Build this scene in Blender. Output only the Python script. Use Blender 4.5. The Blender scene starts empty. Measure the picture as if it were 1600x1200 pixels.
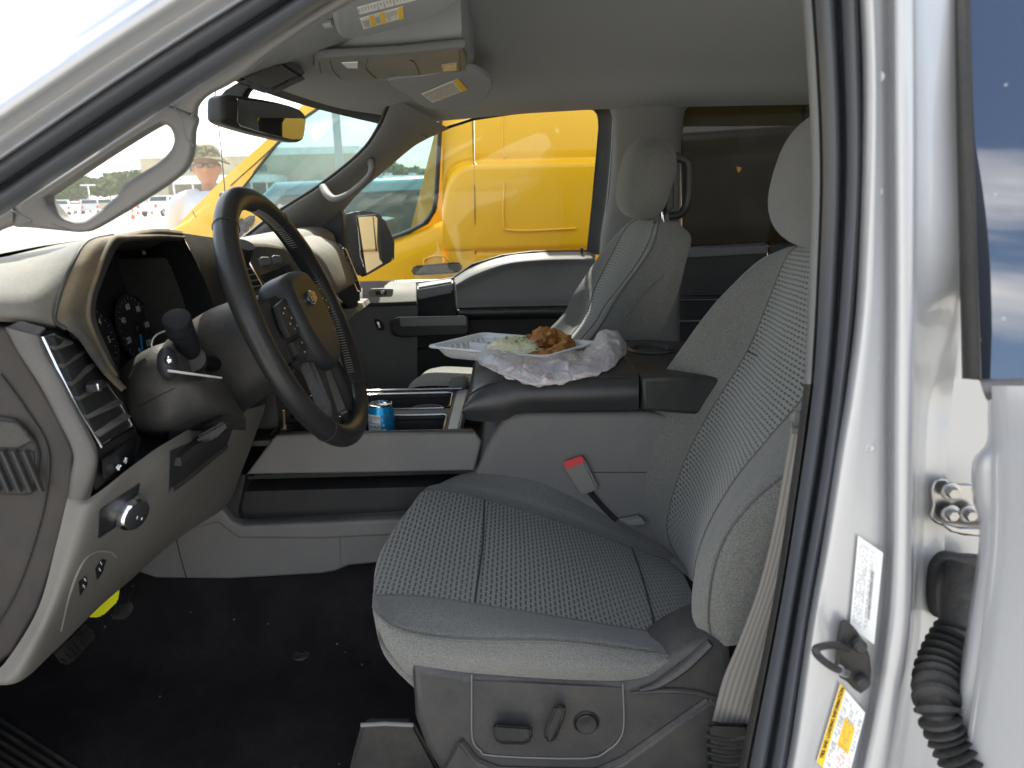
import bpy, bmesh, math, random
from mathutils import Vector, Matrix, noise
R_=math.radians
random.seed(7)
# ------------------------------------------------------------------ camera, sky, sun, exposure
sc=bpy.context.scene
PITCH=R_(14.2); ROLL=R_(1.5); FPX=1200.; CAM=Vector((0,0,1.5))
cp,sp,cr,sr=math.cos(PITCH),math.sin(PITCH),math.cos(ROLL),math.sin(ROLL)
CF=Vector((0,cp,-sp)); CR=Vector((cr,-sr*sp,-sr*cp)); CU=Vector((sr,cr*sp,cr*cp))
cd=bpy.data.cameras.new('camera'); cam=bpy.data.objects.new('camera',cd); sc.collection.objects.link(cam)
M=Matrix((CR,CU,-CF)).transposed().to_4x4(); M.translation=CAM; cam.matrix_world=M
cd.sensor_width=36; cd.lens=27; cd.clip_start=.02; cd.clip_end=3000
cd.dof.use_dof=True; cd.dof.focus_distance=1.45; cd.dof.aperture_fstop=8
sc.camera=cam
SUN_EL=R_(56); SUN_AZ=R_(10)          # azimuth from +Y towards -X
sdir=Vector((-math.sin(SUN_AZ)*math.cos(SUN_EL),math.cos(SUN_AZ)*math.cos(SUN_EL),math.sin(SUN_EL)))
w=bpy.data.worlds.new('World'); sc.world=w; w.use_nodes=True
nt=w.node_tree; bg=nt.nodes['Background']
sky=nt.nodes.new('ShaderNodeTexSky'); sky.sky_type='NISHITA'; sky.sun_disc=False
sky.sun_elevation=SUN_EL; sky.sun_rotation=-SUN_AZ; sky.dust_density=2.0; sky.air_density=1.0
tc=nt.nodes.new('ShaderNodeTexCoord'); mp=nt.nodes.new('ShaderNodeMapping'); mp.inputs['Scale'].default_value=(1,1,2.6)
nz=nt.nodes.new('ShaderNodeTexNoise'); nz.inputs['Scale'].default_value=2.6; nz.inputs['Detail'].default_value=9; nz.inputs['Roughness'].default_value=.58
rp=nt.nodes.new('ShaderNodeValToRGB'); rp.color_ramp.elements[0].position=.43; rp.color_ramp.elements[1].position=.68
mx=nt.nodes.new('ShaderNodeMixRGB'); mx.inputs[2].default_value=(8.6,8.4,8.3,1)
nt.links.new(tc.outputs['Generated'],mp.inputs[0]); nt.links.new(mp.outputs[0],nz.inputs[0]); nt.links.new(nz.outputs[0],rp.inputs[0])
nt.links.new(rp.outputs[0],mx.inputs[0]); nt.links.new(sky.outputs[0],mx.inputs[1]); nt.links.new(mx.outputs[0],bg.inputs[0])
bg.inputs[1].default_value=.13
sl=bpy.data.lights.new('sun','SUN'); sl.energy=4.2; sl.angle=R_(.53); sl.color=(1,.955,.88)
so=bpy.data.objects.new('sun',sl); sc.collection.objects.link(so); so.rotation_euler=(sdir).to_track_quat('Z','Y').to_euler()
sc.view_settings.view_transform='Standard'; sc.view_settings.look='None'; sc.view_settings.gamma=1; sc.view_settings.exposure=1.78
try:
    sc.cycles.max_bounces=12; sc.cycles.transparent_max_bounces=24; sc.cycles.diffuse_bounces=6; sc.cycles.sample_clamp_indirect=8
except Exception: pass

# ------------------------------------------------------------------ pixel rays -> points of the place
def ray(x,y):
    return CF+CR*((x-800)/FPX)+CU*((600-y)/FPX)
def PP(x,y,o,n):
    d=ray(x,y); t=(Vector(o)-CAM).dot(n)/d.dot(n); return CAM+d*t
def P(x,y,Y): d=ray(x,y); return CAM+d*(Y/d.y)
def PZ(x,y,Z): d=ray(x,y); return CAM+d*((Z-1.5)/d.z)
def PX(x,y,X): d=ray(x,y); return CAM+d*(X/d.x)
V=Vector

# ------------------------------------------------------------------ shapes: (verts, faces, uvs, bands)
def cr_pts(pts,n,closed=False):
    pts=[V(p) for p in pts]
    if n<=1 or len(pts)<3: return pts
    out=[];N=len(pts)
    for i in range(N if closed else N-1):
        if closed: p0,p1,p2,p3=pts[i-1],pts[i],pts[(i+1)%N],pts[(i+2)%N]
        else:
            p1,p2=pts[i],pts[i+1]; p0=pts[i-1] if i>0 else p1*2-p2; p3=pts[i+2] if i+2<N else p2*2-p1
        for k in range(n):
            t=k/n
            out.append(.5*((2*p1)+(p2-p0)*t+(2*p0-5*p1+4*p2-p3)*t*t+(3*p1-p0-3*p2+p3)*t**3))
    if not closed: out.append(pts[-1])
    return out
def grid(rows,su=5,sv=5,cv=False,cap=False,uvf=None,uvb=()):
    """rows: list of lists of points; su subdivides along a row, sv between the rows, cv closes across the rows"""
    rr=[cr_pts(r,su) for r in rows]; n=len(rr[0])
    cols=[cr_pts([r[i] for r in rr],sv,cv) for i in range(n)]
    m=len(cols[0]); vs=[];fs=[];uv=[];bd=[]
    U=[0.];W=[0.]
    for i in range(1,n): U.append(U[-1]+sum((cols[i][j]-cols[i-1][j]).length for j in range(m))/m)
    for j in range(1,m+1): W.append(W[-1]+sum((cols[i][j%m]-cols[i][j-1]).length for i in range(n))/n)
    for i in range(n):
        for j in range(m): vs.append(cols[i][j])
    for i in range(n-1):
        for j in range(m if cv else m-1):
            k=(j+1)%m
            fs.append((i*m+j,i*m+k,(i+1)*m+k,(i+1)*m+j)); uv.append([(U[i],W[j]),(U[i],W[j+1]),(U[i+1],W[j+1]),(U[i+1],W[j])])
            bd.append((j//sv,i//su))
    if cap:
        for i in (0,n-1):
            c=sum((cols[i][j] for j in range(m)),V())/m; vs.append(c); ci=len(vs)-1
            for j in range(m if cv else m-1):
                k=(j+1)%m; f=(i*m+j,i*m+k,ci); fs.append(f if i else f[::-1]); uv.append([(0,0)]*3); bd.append((j//sv,-1))
    if uvf: uv=[[uvf(vs[k]) for k in f] if b_[0] in uvb else u for f,b_,u in zip(fs,bd,uv)]
    return vs,fs,uv,bd
def _bm(bm):
    bm.verts.index_update(); r=([v.co.copy() for v in bm.verts],[tuple(v.index for v in f.verts) for f in bm.faces],None,None); bm.free(); return r
def plate3(pts,nrm,th,holes=(),bev=.002,sm=0,res=2):
    """flat outline with thickness th behind it (away from nrm), rounded edges, optional holes"""
    nrm=V(nrm).normalized(); up=V((0,0,1)) if abs(nrm.z)<.9 else V((0,1,0))
    ux=up.cross(nrm).normalized(); uy=nrm.cross(ux); o=V(pts[0])
    cu=bpy.data.curves.new('c','CURVE'); cu.dimensions='2D'; cu.fill_mode='BOTH'
    bev=min(bev,th*.49); cu.extrude=max(th/2-bev,.00001); cu.bevel_depth=bev; cu.bevel_resolution=res; cu.offset=-bev
    for lp in [pts]+list(holes):
        q=cr_pts(lp,sm,True) if sm else [V(p) for p in lp]
        s=cu.splines.new('POLY'); s.points.add(len(q)-1); s.use_cyclic_u=True
        for a,b in zip(s.points,q): d=b-o; a.co=(d.dot(ux),d.dot(uy),0,1)
    ob_=bpy.data.objects.new('c',cu); sc.collection.objects.link(ob_)
    me=bpy.data.meshes.new_from_object(ob_.evaluated_get(bpy.context.evaluated_depsgraph_get()))
    vs=[o+ux*v.co.x+uy*v.co.y+nrm*(v.co.z-th/2) for v in me.vertices]; fs=[tuple(p.vertices) for p in me.polygons]
    bpy.data.objects.remove(ob_); bpy.data.curves.remove(cu); bpy.data.meshes.remove(me)
    return vs,fs,None,None
def plate(px,Y,th,holes=(),bev=.002,sm=0):
    return plate3([P(x,y,Y) for x,y in px],(0,-1,0),th,[[P(x,y,Y) for x,y in h] for h in holes],bev,sm)
def plateN(px,o,n,th,holes=(),bev=.002,sm=0):
    n=V(n).normalized(); return plate3([PP(x,y,o,n) for x,y in px],n,th,[[PP(x,y,o,n) for x,y in h] for h in holes],bev,sm)
def frame_along(pts,closed=False):
    fr=[];up=None;N=len(pts)
    for i in range(N):
        a=pts[i-1] if (i>0 or closed) else pts[i]; b=pts[(i+1)%N] if (i<N-1 or closed) else pts[i]
        t=(b-a).normalized()
        if up is None:
            up=V((0,0,1)) if abs(t.z)<.9 else V((1,0,0))
        s=t.cross(up).normalized(); up=s.cross(t).normalized(); fr.append((s,up))
    return fr
def tube(pts,r,n=10,sm=4,closed=False,sq=1.,caps=True):
    q=cr_pts(pts,sm,closed); N=len(q)
    if hasattr(r,'__len__'):
        rr=[p.x for p in cr_pts([V((a,0,0)) for a in r],sm,closed)]
    else: rr=[r]*N
    fr=frame_along(q,closed); vs=[];fs=[];uv=[];L=0
    for i in range(N):
        for k in range(n):
            a=2*math.pi*k/n; vs.append(q[i]+(fr[i][0]*math.cos(a)+fr[i][1]*math.sin(a)*sq)*rr[i])
    for i in range(N if closed else N-1):
        j=(i+1)%N; d=(q[j]-q[i]).length
        for k in range(n):
            l=(k+1)%n; fs.append((i*n+k,i*n+l,j*n+l,j*n+k)); uv.append([(L,k/n*.1),(L,(k+1)/n*.1),(L+d,(k+1)/n*.1),(L+d,k/n*.1)])
        L+=d
    if caps and not closed:
        fs.append(tuple(range(n))[::-1]); uv.append([(0,0)]*n); fs.append(tuple((N-1)*n+k for k in range(n))); uv.append([(0,0)]*n)
    return vs,fs,uv,None
def lathe(prof,o,ax,n=24,sq=(1,1)):
    """prof: (radius, height) along axis ax from o"""
    ax=V(ax).normalized(); s=ax.orthogonal().normalized() if abs(ax.z)>.9 else ax.cross(V((0,0,1))).normalized(); u=s.cross(ax)
    vs=[];fs=[]
    for r,h in prof:
        for k in range(n):
            a=2*math.pi*k/n; vs.append(V(o)+ax*h+(s*math.cos(a)*sq[0]+u*math.sin(a)*sq[1])*max(r,1e-5))
    for i in range(len(prof)-1):
        for k in range(n):
            l=(k+1)%n; fs.append((i*n+k,i*n+l,(i+1)*n+l,(i+1)*n+k))
    fs.append(tuple(range(n))[::-1]); fs.append(tuple((len(prof)-1)*n+k for k in range(n)))
    return vs,fs,None,None
def ball(c,r,rot=(0,0,0),e=1.,n=20,f=None):
    from mathutils import Euler
    m=Euler(rot).to_matrix(); vs=[];fs=[];c=V(c); h=n//2
    sg=lambda x:math.copysign(abs(x)**e,x)
    for i in range(h+1):
        t=math.pi*i/h
        for k in range(n):
            a=2*math.pi*k/n
            p=V((sg(math.sin(t))*sg(math.cos(a))*r[0],sg(math.sin(t))*sg(math.sin(a))*r[1],sg(math.cos(t))*r[2]))
            if f: p=f(p)
            vs.append(c+m@p)
    for i in range(h):
        for k in range(n):
            l=(k+1)%n; fs.append((i*n+k,(i+1)*n+k,(i+1)*n+l,i*n+l))
    return vs,fs,None,None
def box(c,s,bev=.002,rot=(0,0,0),seg=2):
    from mathutils import Euler
    bm=bmesh.new(); bmesh.ops.create_cube(bm,size=1)
    for v in bm.verts: v.co=V((v.co.x*s[0],v.co.y*s[1],v.co.z*s[2]))
    if bev: bmesh.ops.bevel(bm,geom=list(bm.edges),offset=bev,segments=seg,affect='EDGES',profile=.7)
    m=Euler(rot).to_matrix()
    for v in bm.verts: v.co=V(c)+m@v.co
    return _bm(bm)
def hull8(a,b,bev=.003):
    """solid between two quads a and b (four points each)"""
    bm=bmesh.new(); A=[bm.verts.new(p) for p in a]; B=[bm.verts.new(p) for p in b]
    bm.faces.new(A[::-1]); bm.faces.new(B)
    for i in range(len(a)): bm.faces.new((A[i],A[(i+1)%len(a)],B[(i+1)%len(a)],B[i]))
    bmesh.ops.recalc_face_normals(bm,faces=bm.faces)
    if bev: bmesh.ops.bevel(bm,geom=list(bm.edges),offset=bev,segments=2,affect='EDGES')
    return _bm(bm)
def text(s,o,ux,uy,size,th=.0004,align='CENTER',bold=0):
    cu=bpy.data.curves.new('t','FONT'); cu.body=s; cu.size=size; cu.align_x=align; cu.align_y='CENTER'; cu.extrude=th; cu.resolution_u=2; cu.offset=bold
    ob_=bpy.data.objects.new('t',cu); sc.collection.objects.link(ob_)
    me=bpy.data.meshes.new_from_object(ob_.evaluated_get(bpy.context.evaluated_depsgraph_get()))
    ux=V(ux).normalized(); uy=V(uy); uy=(uy-ux*uy.dot(ux)).normalized(); n=ux.cross(uy)
    vs=[V(o)+ux*v.co.x+uy*v.co.y+n*v.co.z for v in me.vertices]; fs=[tuple(p.vertices) for p in me.polygons]
    bpy.data.objects.remove(ob_); bpy.data.curves.remove(cu); bpy.data.meshes.remove(me)
    return vs,fs,None,None
def move(sh,f):
    return [f(v) for v in sh[0]],sh[1],sh[2],sh[3]
def ob(name,shapes,parent=None,sharp=38,recalc=True,solid=0,mods=None):
    """one mesh object from a list of (shape, material or band function)"""
    me=bpy.data.meshes.new(name); VS=[];FS=[];UV=[];MI=[];mats=[]
    def mi(m):
        if m not in mats: mats.append(m)
        return mats.index(m)
    for sh,m in shapes:
        o=len(VS); VS+=[tuple(v) for v in sh[0]]
        for i,f in enumerate(sh[1]):
            FS.append(tuple(k+o for k in f)); UV.append(sh[2][i] if sh[2] else [(0,0)]*len(f))
            MI.append(mi(m(*sh[3][i]) if callable(m) else m))
    me.from_pydata(VS,[],FS)
    for m in mats: me.materials.append(m)
    me.polygons.foreach_set('material_index',MI)
    uvl=me.uv_layers.new(name='UVMap')
    flat=[c for f in UV for p in f for c in p]
    if len(flat)==len(uvl.data)*2: uvl.data.foreach_set('uv',flat)
    bm=bmesh.new(); bm.from_mesh(me)
    if recalc: bmesh.ops.recalc_face_normals(bm,faces=bm.faces)
    a=R_(sharp)
    for e in bm.edges: e.smooth=(len(e.link_faces)==2 and e.calc_face_angle(0)<a)
    for f in bm.faces: f.smooth=True
    bm.to_mesh(me); bm.free()
    o=bpy.data.objects.new(name,me); sc.collection.objects.link(o)
    if parent is not None:
        o.parent=parent
        if parent.type=='EMPTY' and parent.location.length>0: o.matrix_parent_inverse=Matrix.Translation(-parent.location)
    if solid:
        s=o.modifiers.new('thickness','SOLIDIFY'); s.thickness=solid; s.offset=-1
    return o
def each(name,shapes,parent=None,**k):
    return [ob(name,[s],parent,**k) for s in shapes]
from mathutils.bvhtree import BVHTree
def bvh(*obs):
    vs=[];fs=[]
    for o in obs:
        n=len(vs); vs+=[v.co.copy() for v in o.data.vertices]; fs+=[tuple(i+n for i in p.vertices) for p in o.data.polygons]
    return BVHTree.FromPolygons(vs,fs)
def S(x,y,bv,off=0.):
    d=ray(x,y).normalized(); h=bv.ray_cast(CAM,d)
    if h[0] is None:
        h=bv.find_nearest(P(x,y,1.0)); return h[0]-d*off
    return h[0]-d*off
def onto(l,bv,front=.003,back=.01,bev=.0012):
    """a solid piece lying on a surface, outline given by pixels"""
    return hull8([S(x,y,bv,front) for x,y in l],[S(x,y,bv,-back) for x,y in l],bev)
def onto_grid(q,bv,off=.002,n=8):
    """a thin skin over a surface between four pixel corners, its rim turned back into the surface"""
    rows=[]
    for i in range(-1,n+2):
        r=[]
        for j in range(-1,n+2):
            u=min(max(i/n,0),1); v=min(max(j/n,0),1)
            x=(q[0][0]*(1-u)+q[1][0]*u)*(1-v)+(q[3][0]*(1-u)+q[2][0]*u)*v; y=(q[0][1]*(1-u)+q[1][1]*u)*(1-v)+(q[3][1]*(1-u)+q[2][1]*u)*v
            r.append(S(x,y,bv,off if (0<=i<=n and 0<=j<=n) else -.004))
        rows.append(r)
    return grid(rows,1,1)
def tag(o,label=None,cat=None,group=None,kind=None):
    if label:o['label']=label
    if cat:o['category']=cat
    if group:o['group']=group
    if kind:o['kind']=kind
    return o
def empty(name,loc,label,cat,group=None):
    o=bpy.data.objects.new(name,None); sc.collection.objects.link(o); o.location=loc; o.empty_display_size=.1
    return tag(o,label,cat,group)
def holder(name,parent,label=None):
    """a part that only gathers sub-parts"""
    o=bpy.data.objects.new(name,None); sc.collection.objects.link(o); o.parent=parent
    if parent.location.length>0: o.matrix_parent_inverse=Matrix.Translation(-parent.location)
    if label:o['label']=label
    return o
def copy_tree(o,parent=None):
    c=o.copy(); sc.collection.objects.link(c)
    if parent: c.parent=parent
    for ch in list(o.children): copy_tree(ch,c)
    return c

# ------------------------------------------------------------------ materials
def lin(h):
    c=[((h>>s)&255)/255 for s in (16,8,0)]; return tuple(x/12.92 if x<.04045 else ((x+.055)/1.055)**2.4 for x in c)
class NT:
    def __init__(s,name):
        s.m=bpy.data.materials.new(name); s.m.use_nodes=True; s.m.use_transparent_shadow=True; s.t=s.m.node_tree; s.t.nodes.clear()
        s.out=s.n('ShaderNodeOutputMaterial'); s.tc=s.n('ShaderNodeTexCoord')
    def n(s,t,**k):
        x=s.t.nodes.new(t)
        for a,b in k.items(): setattr(x,a,b)
        return x
    def l(s,a,b): s.t.links.new(a,b)
    def noise(s,scale,det=4,co='Object',rough=.5):
        x=s.n('ShaderNodeTexNoise'); x.inputs['Scale'].default_value=scale; x.inputs['Detail'].default_value=det; x.inputs['Roughness'].default_value=rough
        s.l(s.tc.outputs[co],x.inputs[0]); return x.outputs[0]
    def math(s,op,a,b=None,c=None,clamp=False):
        x=s.n('ShaderNodeMath',operation=op); x.use_clamp=clamp
        for i,q in enumerate((a,b,c)):
            if q is None: continue
            if isinstance(q,(int,float)): x.inputs[i].default_value=q
            else: s.l(q,x.inputs[i])
        return x.outputs[0]
    def ramp(s,f,p0,p1,c0=(0,0,0),c1=(1,1,1)):
        x=s.n('ShaderNodeValToRGB'); e=x.color_ramp.elements; e[0].position=p0; e[1].position=p1; e[0].color=(*c0,1); e[1].color=(*c1,1)
        s.l(f,x.inputs[0]); return x.outputs[0]
    def mix(s,f,a,b):
        x=s.n('ShaderNodeMixRGB')
        for i,q in ((0,f),(1,a),(2,b)):
            if isinstance(q,(int,float)): x.inputs[i].default_value=q
            elif isinstance(q,tuple): x.inputs[i].default_value=(*q,1)
            else: s.l(q,x.inputs[i])
        return x.outputs[0]
    def bsdf(s,col,rough=.5,metal=0,coat=0,spec=.5,bump=None,sheen=0,trans=0,ior=1.5,emit=None,sss=0):
        b=s.n('ShaderNodeBsdfPrincipled'); I=b.inputs
        for k,q in (('Base Color',col),('Roughness',rough),('Metallic',metal),('Coat Weight',coat),('Specular IOR Level',spec),('Sheen Weight',sheen),('Transmission Weight',trans),('IOR',ior)):
            if isinstance(q,tuple): I[k].default_value=(*q,1)
            elif isinstance(q,(int,float)): I[k].default_value=q
            else: s.l(q,I[k])
        I['Coat Roughness'].default_value=.06
        if sss: I['Subsurface Weight'].default_value=sss; I['Subsurface Radius'].default_value=(.01,.006,.004); I['Subsurface Scale'].default_value=1
        if bump:
            x=s.n('ShaderNodeBump'); x.inputs['Strength'].default_value=bump[1]; x.inputs['Distance'].default_value=bump[2]; s.l(bump[0],x.inputs['Height']); s.l(x.outputs[0],I['Normal'])
        s.l(b.outputs[0],s.out.inputs[0]); return b
def pbr(name,col,rough=.5,metal=0,coat=0,grain=None,var=None,dust=0,spec=.3,dcol=(.42,.36,.25),smudge=.12,sss=0):
    """var=(scale, second colour); grain=(scale,height); dust settles on upward faces and in patches"""
    t=NT(name); c=col
    if var: c=t.mix(t.ramp(t.noise(var[0],6,rough=.6),.38,.66),col,var[1])
    r=rough
    if smudge: r=t.math('ADD',t.math('MULTIPLY',t.noise(9,5),smudge*2),rough-smudge,clamp=True)
    if dust:
        g=t.n('ShaderNodeNewGeometry'); sx=t.n('ShaderNodeSeparateXYZ'); t.l(g.outputs['Normal'],sx.inputs[0])
        up=t.math('ADD',t.math('MULTIPLY',sx.outputs[2],.55),.28)
        nz_=t.ramp(t.noise(14,9,rough=.7),.3,.72); fn=t.ramp(t.noise(260,3),.35,.65)
        f=t.math('MULTIPLY',t.math('MULTIPLY',up,nz_),t.math('ADD',t.math('MULTIPLY',fn,.5),.5)); f=t.math('MULTIPLY',f,dust,clamp=True)
        c=t.mix(f,c if not isinstance(c,tuple) else c,dcol); r=t.math('ADD',r,t.math('MULTIPLY',f,.4),clamp=True)
    t.bsdf(c,r,metal,coat,spec,(t.noise(grain[0],3),.6,grain[1]) if grain else None,sss=sss)
    return t.m
def fabric_plain(name,col,s=520):
    t=NT(name); mp_=t.n('ShaderNodeMapping'); mp_.inputs['Rotation'].default_value=(0,0,R_(35)); t.l(t.tc.outputs['UV'],mp_.inputs[0])
    h=t.ramp(t.noise(s*1.15,2),.36,.64)
    big=t.ramp(t.noise(5,5),.3,.7)
    c=t.mix(h,tuple(x*.62 for x in col),tuple(x*1.3 for x in col)); c=t.mix(t.math('MULTIPLY',big,.35),c,(.2,.19,.165))
    t.bsdf(c,.85,spec=.25,sheen=.25,bump=(h,.5,.0008)); return t.m
def fabric_mesh(name,col,dark,pu=.0082,pv=.0165):
    t=NT(name); sx=t.n('ShaderNodeSeparateXYZ'); t.l(t.tc.outputs['UV'],sx.inputs[0])
    n=t.noise(60,2); j=t.math('MULTIPLY',t.math('SUBTRACT',n,.5),.0035)
    u=t.math('DIVIDE',t.math('ADD',sx.outputs[0],j),pu); col_i=t.math('FLOOR',u)
    odd=t.math('MULTIPLY',t.math('MODULO',t.math('ABSOLUTE',col_i),2.),.5)
    v=t.math('ADD',t.math('DIVIDE',sx.outputs[1],pv),odd)
    fu=t.math('ABSOLUTE',t.math('SUBTRACT',t.math('FRACT',u),.5)); fv=t.math('ABSOLUTE',t.math('SUBTRACT',t.math('FRACT',v),.5))
    a=t.math('SMOOTH_MIN',t.math('SUBTRACT',.2,fu),t.math('SUBTRACT',.37,fv),.05)
    f=t.ramp(t.math('ADD',t.math('MULTIPLY',a,5.),.35),.2,.6)
    wv=t.ramp(t.noise(900,2),.3,.7); c=t.mix(wv,tuple(x*.75 for x in col),tuple(x*1.2 for x in col))
    c=t.mix(f,c,dark); big=t.ramp(t.noise(6,5),.35,.7); c=t.mix(t.math('MULTIPLY',big,.22),c,(.2,.2,.18))
    t.bsdf(c,.8,spec=.25,sheen=.2,bump=(f,-.6,.0012)); return t.m
def glass(name,tint,dust=.0,refl=1.45,dcol=(.55,.55,.5),rough=.0,specks=0):
    t=NT(name); tr=t.n('ShaderNodeBsdfTransparent'); tr.inputs[0].default_value=(*tint,1)
    gl=t.n('ShaderNodeBsdfGlossy'); gl.inputs['Roughness'].default_value=rough; gl.inputs[0].default_value=(1,1,1,1)
    fr=t.n('ShaderNodeFresnel'); ge=t.n('ShaderNodeNewGeometry')
    t.l(t.math('ADD',t.math('MULTIPLY',ge.outputs['Backfacing'],1/refl-refl),refl),fr.inputs[0])
    m=t.n('ShaderNodeMixShader'); t.l(fr.outputs[0],m.inputs[0]); t.l(tr.outputs[0],m.inputs[1]); t.l(gl.outputs[0],m.inputs[2]); o=m
    if dust:
        d=t.n('ShaderNodeBsdfDiffuse'); d.inputs[0].default_value=(*dcol,1); tl=t.n('ShaderNodeBsdfTranslucent'); tl.inputs[0].default_value=(*dcol,1)
        m3=t.n('ShaderNodeMixShader'); m3.inputs[0].default_value=.5; t.l(d.outputs[0],m3.inputs[1]); t.l(tl.outputs[0],m3.inputs[2])
        f=t.math('MULTIPLY',t.math('ADD',t.ramp(t.noise(9,9,rough=.72),.35,.75),.5),dust)
        if specks:
            v=t.n('ShaderNodeTexVoronoi'); v.inputs['Scale'].default_value=38; t.l(t.tc.outputs['Object'],v.inputs[0])
            f=t.math('ADD',f,t.math('MULTIPLY',t.ramp(v.outputs['Distance'],.07,.1,(1,1,1),(0,0,0)),specks),clamp=True)
        m2=t.n('ShaderNodeMixShader'); t.l(f,m2.inputs[0]); t.l(m.outputs[0],m2.inputs[1]); t.l(m3.outputs[0],m2.inputs[2]); o=m2
    t.l(o.outputs[0],t.out.inputs[0]); return t.m
GREY=pbr('grey_plastic',(.15,.146,.142),.55,grain=(900,.0003),var=(7,(.165,.16,.153)),dust=.2)
GREYD=pbr('mid_grey_plastic',(.15,.154,.155),.5,grain=(900,.0003),dust=.3)
GREYL=pbr('pale_grey_plastic',(.21,.205,.185),.5,grain=(900,.0003),var=(6,(.24,.225,.19)),dust=.25)
BLK=pbr('black_plastic',(.021,.022,.024),.42,grain=(700,.0002),dust=.22)
BLKD=pbr('matte_black_plastic',(.019,.02,.022),.6,grain=(500,.0003),dust=.12)
SHROUD=pbr('dusty_black_plastic',(.028,.028,.028),.5,grain=(800,.0003),dust=.45,dcol=(.3,.25,.16))
DASH=pbr('dusty_dash_pad',(.105,.1,.088),.62,grain=(1100,.0006),var=(9,(.12,.115,.10)),dust=.7,dcol=(.30,.275,.21))
BEZEL=pbr('dusty_dash_bezel',(.062,.060,.055),.72,grain=(1100,.0005),var=(16,(.15,.11,.06)),dust=.7,dcol=(.3,.24,.14))
ENDCAP=pbr('dusty_end_cap',(.024,.023,.023),.6,grain=(900,.0004),var=(11,(.036,.03,.026)),dust=.25,dcol=(.2,.14,.1))
BEZELW=pbr('satin_silver_trim',(.3,.29,.29),.38,.5,dust=.3)
LEATH=pbr('black_leather',(.02,.021,.024),.36,grain=(650,.0007),smudge=.16,dust=.16,spec=.55)
LEATW=pbr('worn_wheel_leather',(.017,.017,.018),.33,grain=(500,.0004),smudge=.14,dust=.25,dcol=(.2,.18,.13))
HEADL=pbr('headliner_cloth',(.30,.315,.325),.9,grain=(1500,.0006),spec=.15,smudge=0)
TRIMC=pbr('pillar_trim_grey',(.17,.165,.16),.6,grain=(900,.0004),dust=.25)
SEAL=pbr('rubber_seal',(.078,.084,.096),.4,smudge=.1,dust=.3,dcol=(.25,.22,.18))
SEALD=pbr('black_rubber',(.018,.019,.02),.5,dust=.25)
t=NT('black_carpet'); v=t.n('ShaderNodeTexVoronoi'); v.inputs['Scale'].default_value=34; v.inputs['Randomness'].default_value=1; t.l(t.tc.outputs['Object'],v.inputs[0])
sp_=t.math('MULTIPLY',t.ramp(v.outputs['Distance'],.05,.085,(1,1,1),(0,0,0)),t.ramp(t.noise(11,3),.5,.6)); c=t.mix(t.ramp(t.noise(9,7,rough=.65),.4,.75),(.018,.0165,.0175),(.045,.041,.042))
c=t.mix(t.ramp(t.noise(700,2),.3,.7),c,(.013,.012,.0125)); c=t.mix(sp_,c,(.2,.2,.2)); t.bsdf(c,.95,spec=.12,bump=(t.noise(800,2),.6,.003)); CARP=t.m
CHR=pbr('chrome',(.75,.76,.78),.12,1.,smudge=.05)
CHRD=pbr('dark_chrome',(.30,.31,.33),.25,1.,smudge=.06)
STEEL=pbr('zinc_steel',(.33,.33,.34),.35,1.,var=(60,(.36,.35,.33)))
SILV=NT('silver_paint')
_f=SILV.ramp(SILV.noise(4000,2),.3,.7,(.365,.37,.38),(.42,.425,.435)); SILV.bsdf(_f,.42,.35,coat=.55); SILV=SILV.m
YEL=pbr('yellow_van_paint',(.84,.445,.002),.35,0,coat=.3,smudge=.05,var=(2,(.81,.425,.002)),spec=.3)
YELS=pbr('neon_yellow_plastic',(.85,.85,.02),.45)
WHITE=pbr('white_paint',(.75,.75,.74),.35,coat=.5)
FAB=fabric_plain('grey_seat_cloth',(.142,.144,.132))
FABH=fabric_plain('headrest_cloth',(.125,.122,.118),700)
MESH=fabric_mesh('grey_knit_seat_insert',(.222,.228,.210),(.028,.032,.033),.0078,.0155)
BELT=NT('seat_belt_webbing'); _w=BELT.n('ShaderNodeTexWave',bands_direction='Y'); _w.inputs['Scale'].default_value=45; BELT.l(BELT.tc.outputs['UV'],_w.inputs[0])
BELT.bsdf(BELT.mix(_w.outputs['Fac'],(.15,.14,.125),(.235,.22,.195)),.75,spec=.3,bump=(_w.outputs['Fac'],.4,.0006)); BELT=BELT.m
WSHIELD=glass('windshield_glass',(.93,.96,.94),.035,1.4)
WCLEAR=glass('side_window_glass',(.93,.95,.93),.004,1.3)
WTINT=glass('privacy_glass',(.10,.115,.15),.06,1.3,(.28,.29,.28))
VGLASS=glass('van_window_glass',(.32,.52,.54),.06,1.6,(.40,.55,.54))
RGLASS=NT('dark_tinted_door_glass')
_v=RGLASS.n('ShaderNodeTexVoronoi'); _v.inputs['Scale'].default_value=42; RGLASS.l(RGLASS.tc.outputs['Object'],_v.inputs[0])
_s=RGLASS.ramp(_v.outputs['Distance'],.06,.11,(1,1,1),(0,0,0))
RGLASS.bsdf(RGLASS.mix(_s,(.012,.016,.025),(.3,.3,.3)),RGLASS.math('ADD',RGLASS.math('MULTIPLY',_s,.6),.03),spec=.9,ior=1.75,coat=1.); RGLASS=RGLASS.m
MIRR=pbr('mirror_glass',(.85,.87,.87),.015,1.,smudge=.01)
RED=pbr('red_plastic',(.55,.02,.02),.35)
PAPER=pbr('label_white',(.72,.72,.7),.5); PAPERY=pbr('label_yellow',(.8,.5,.03),.5); INK=pbr('label_ink',(.2,.2,.21),.6); INKR=pbr('label_red_ink',(.6,.2,.2),.6)
print_w=pbr('printed_white',(.85,.87,.9),.5)
BLUEN=pbr('needle_blue',(.02,.38,.8),.4)
HUBM=pbr('hub_black_plastic',(.022,.023,.024),.45,grain=(700,.0003),dust=.10)
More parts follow.
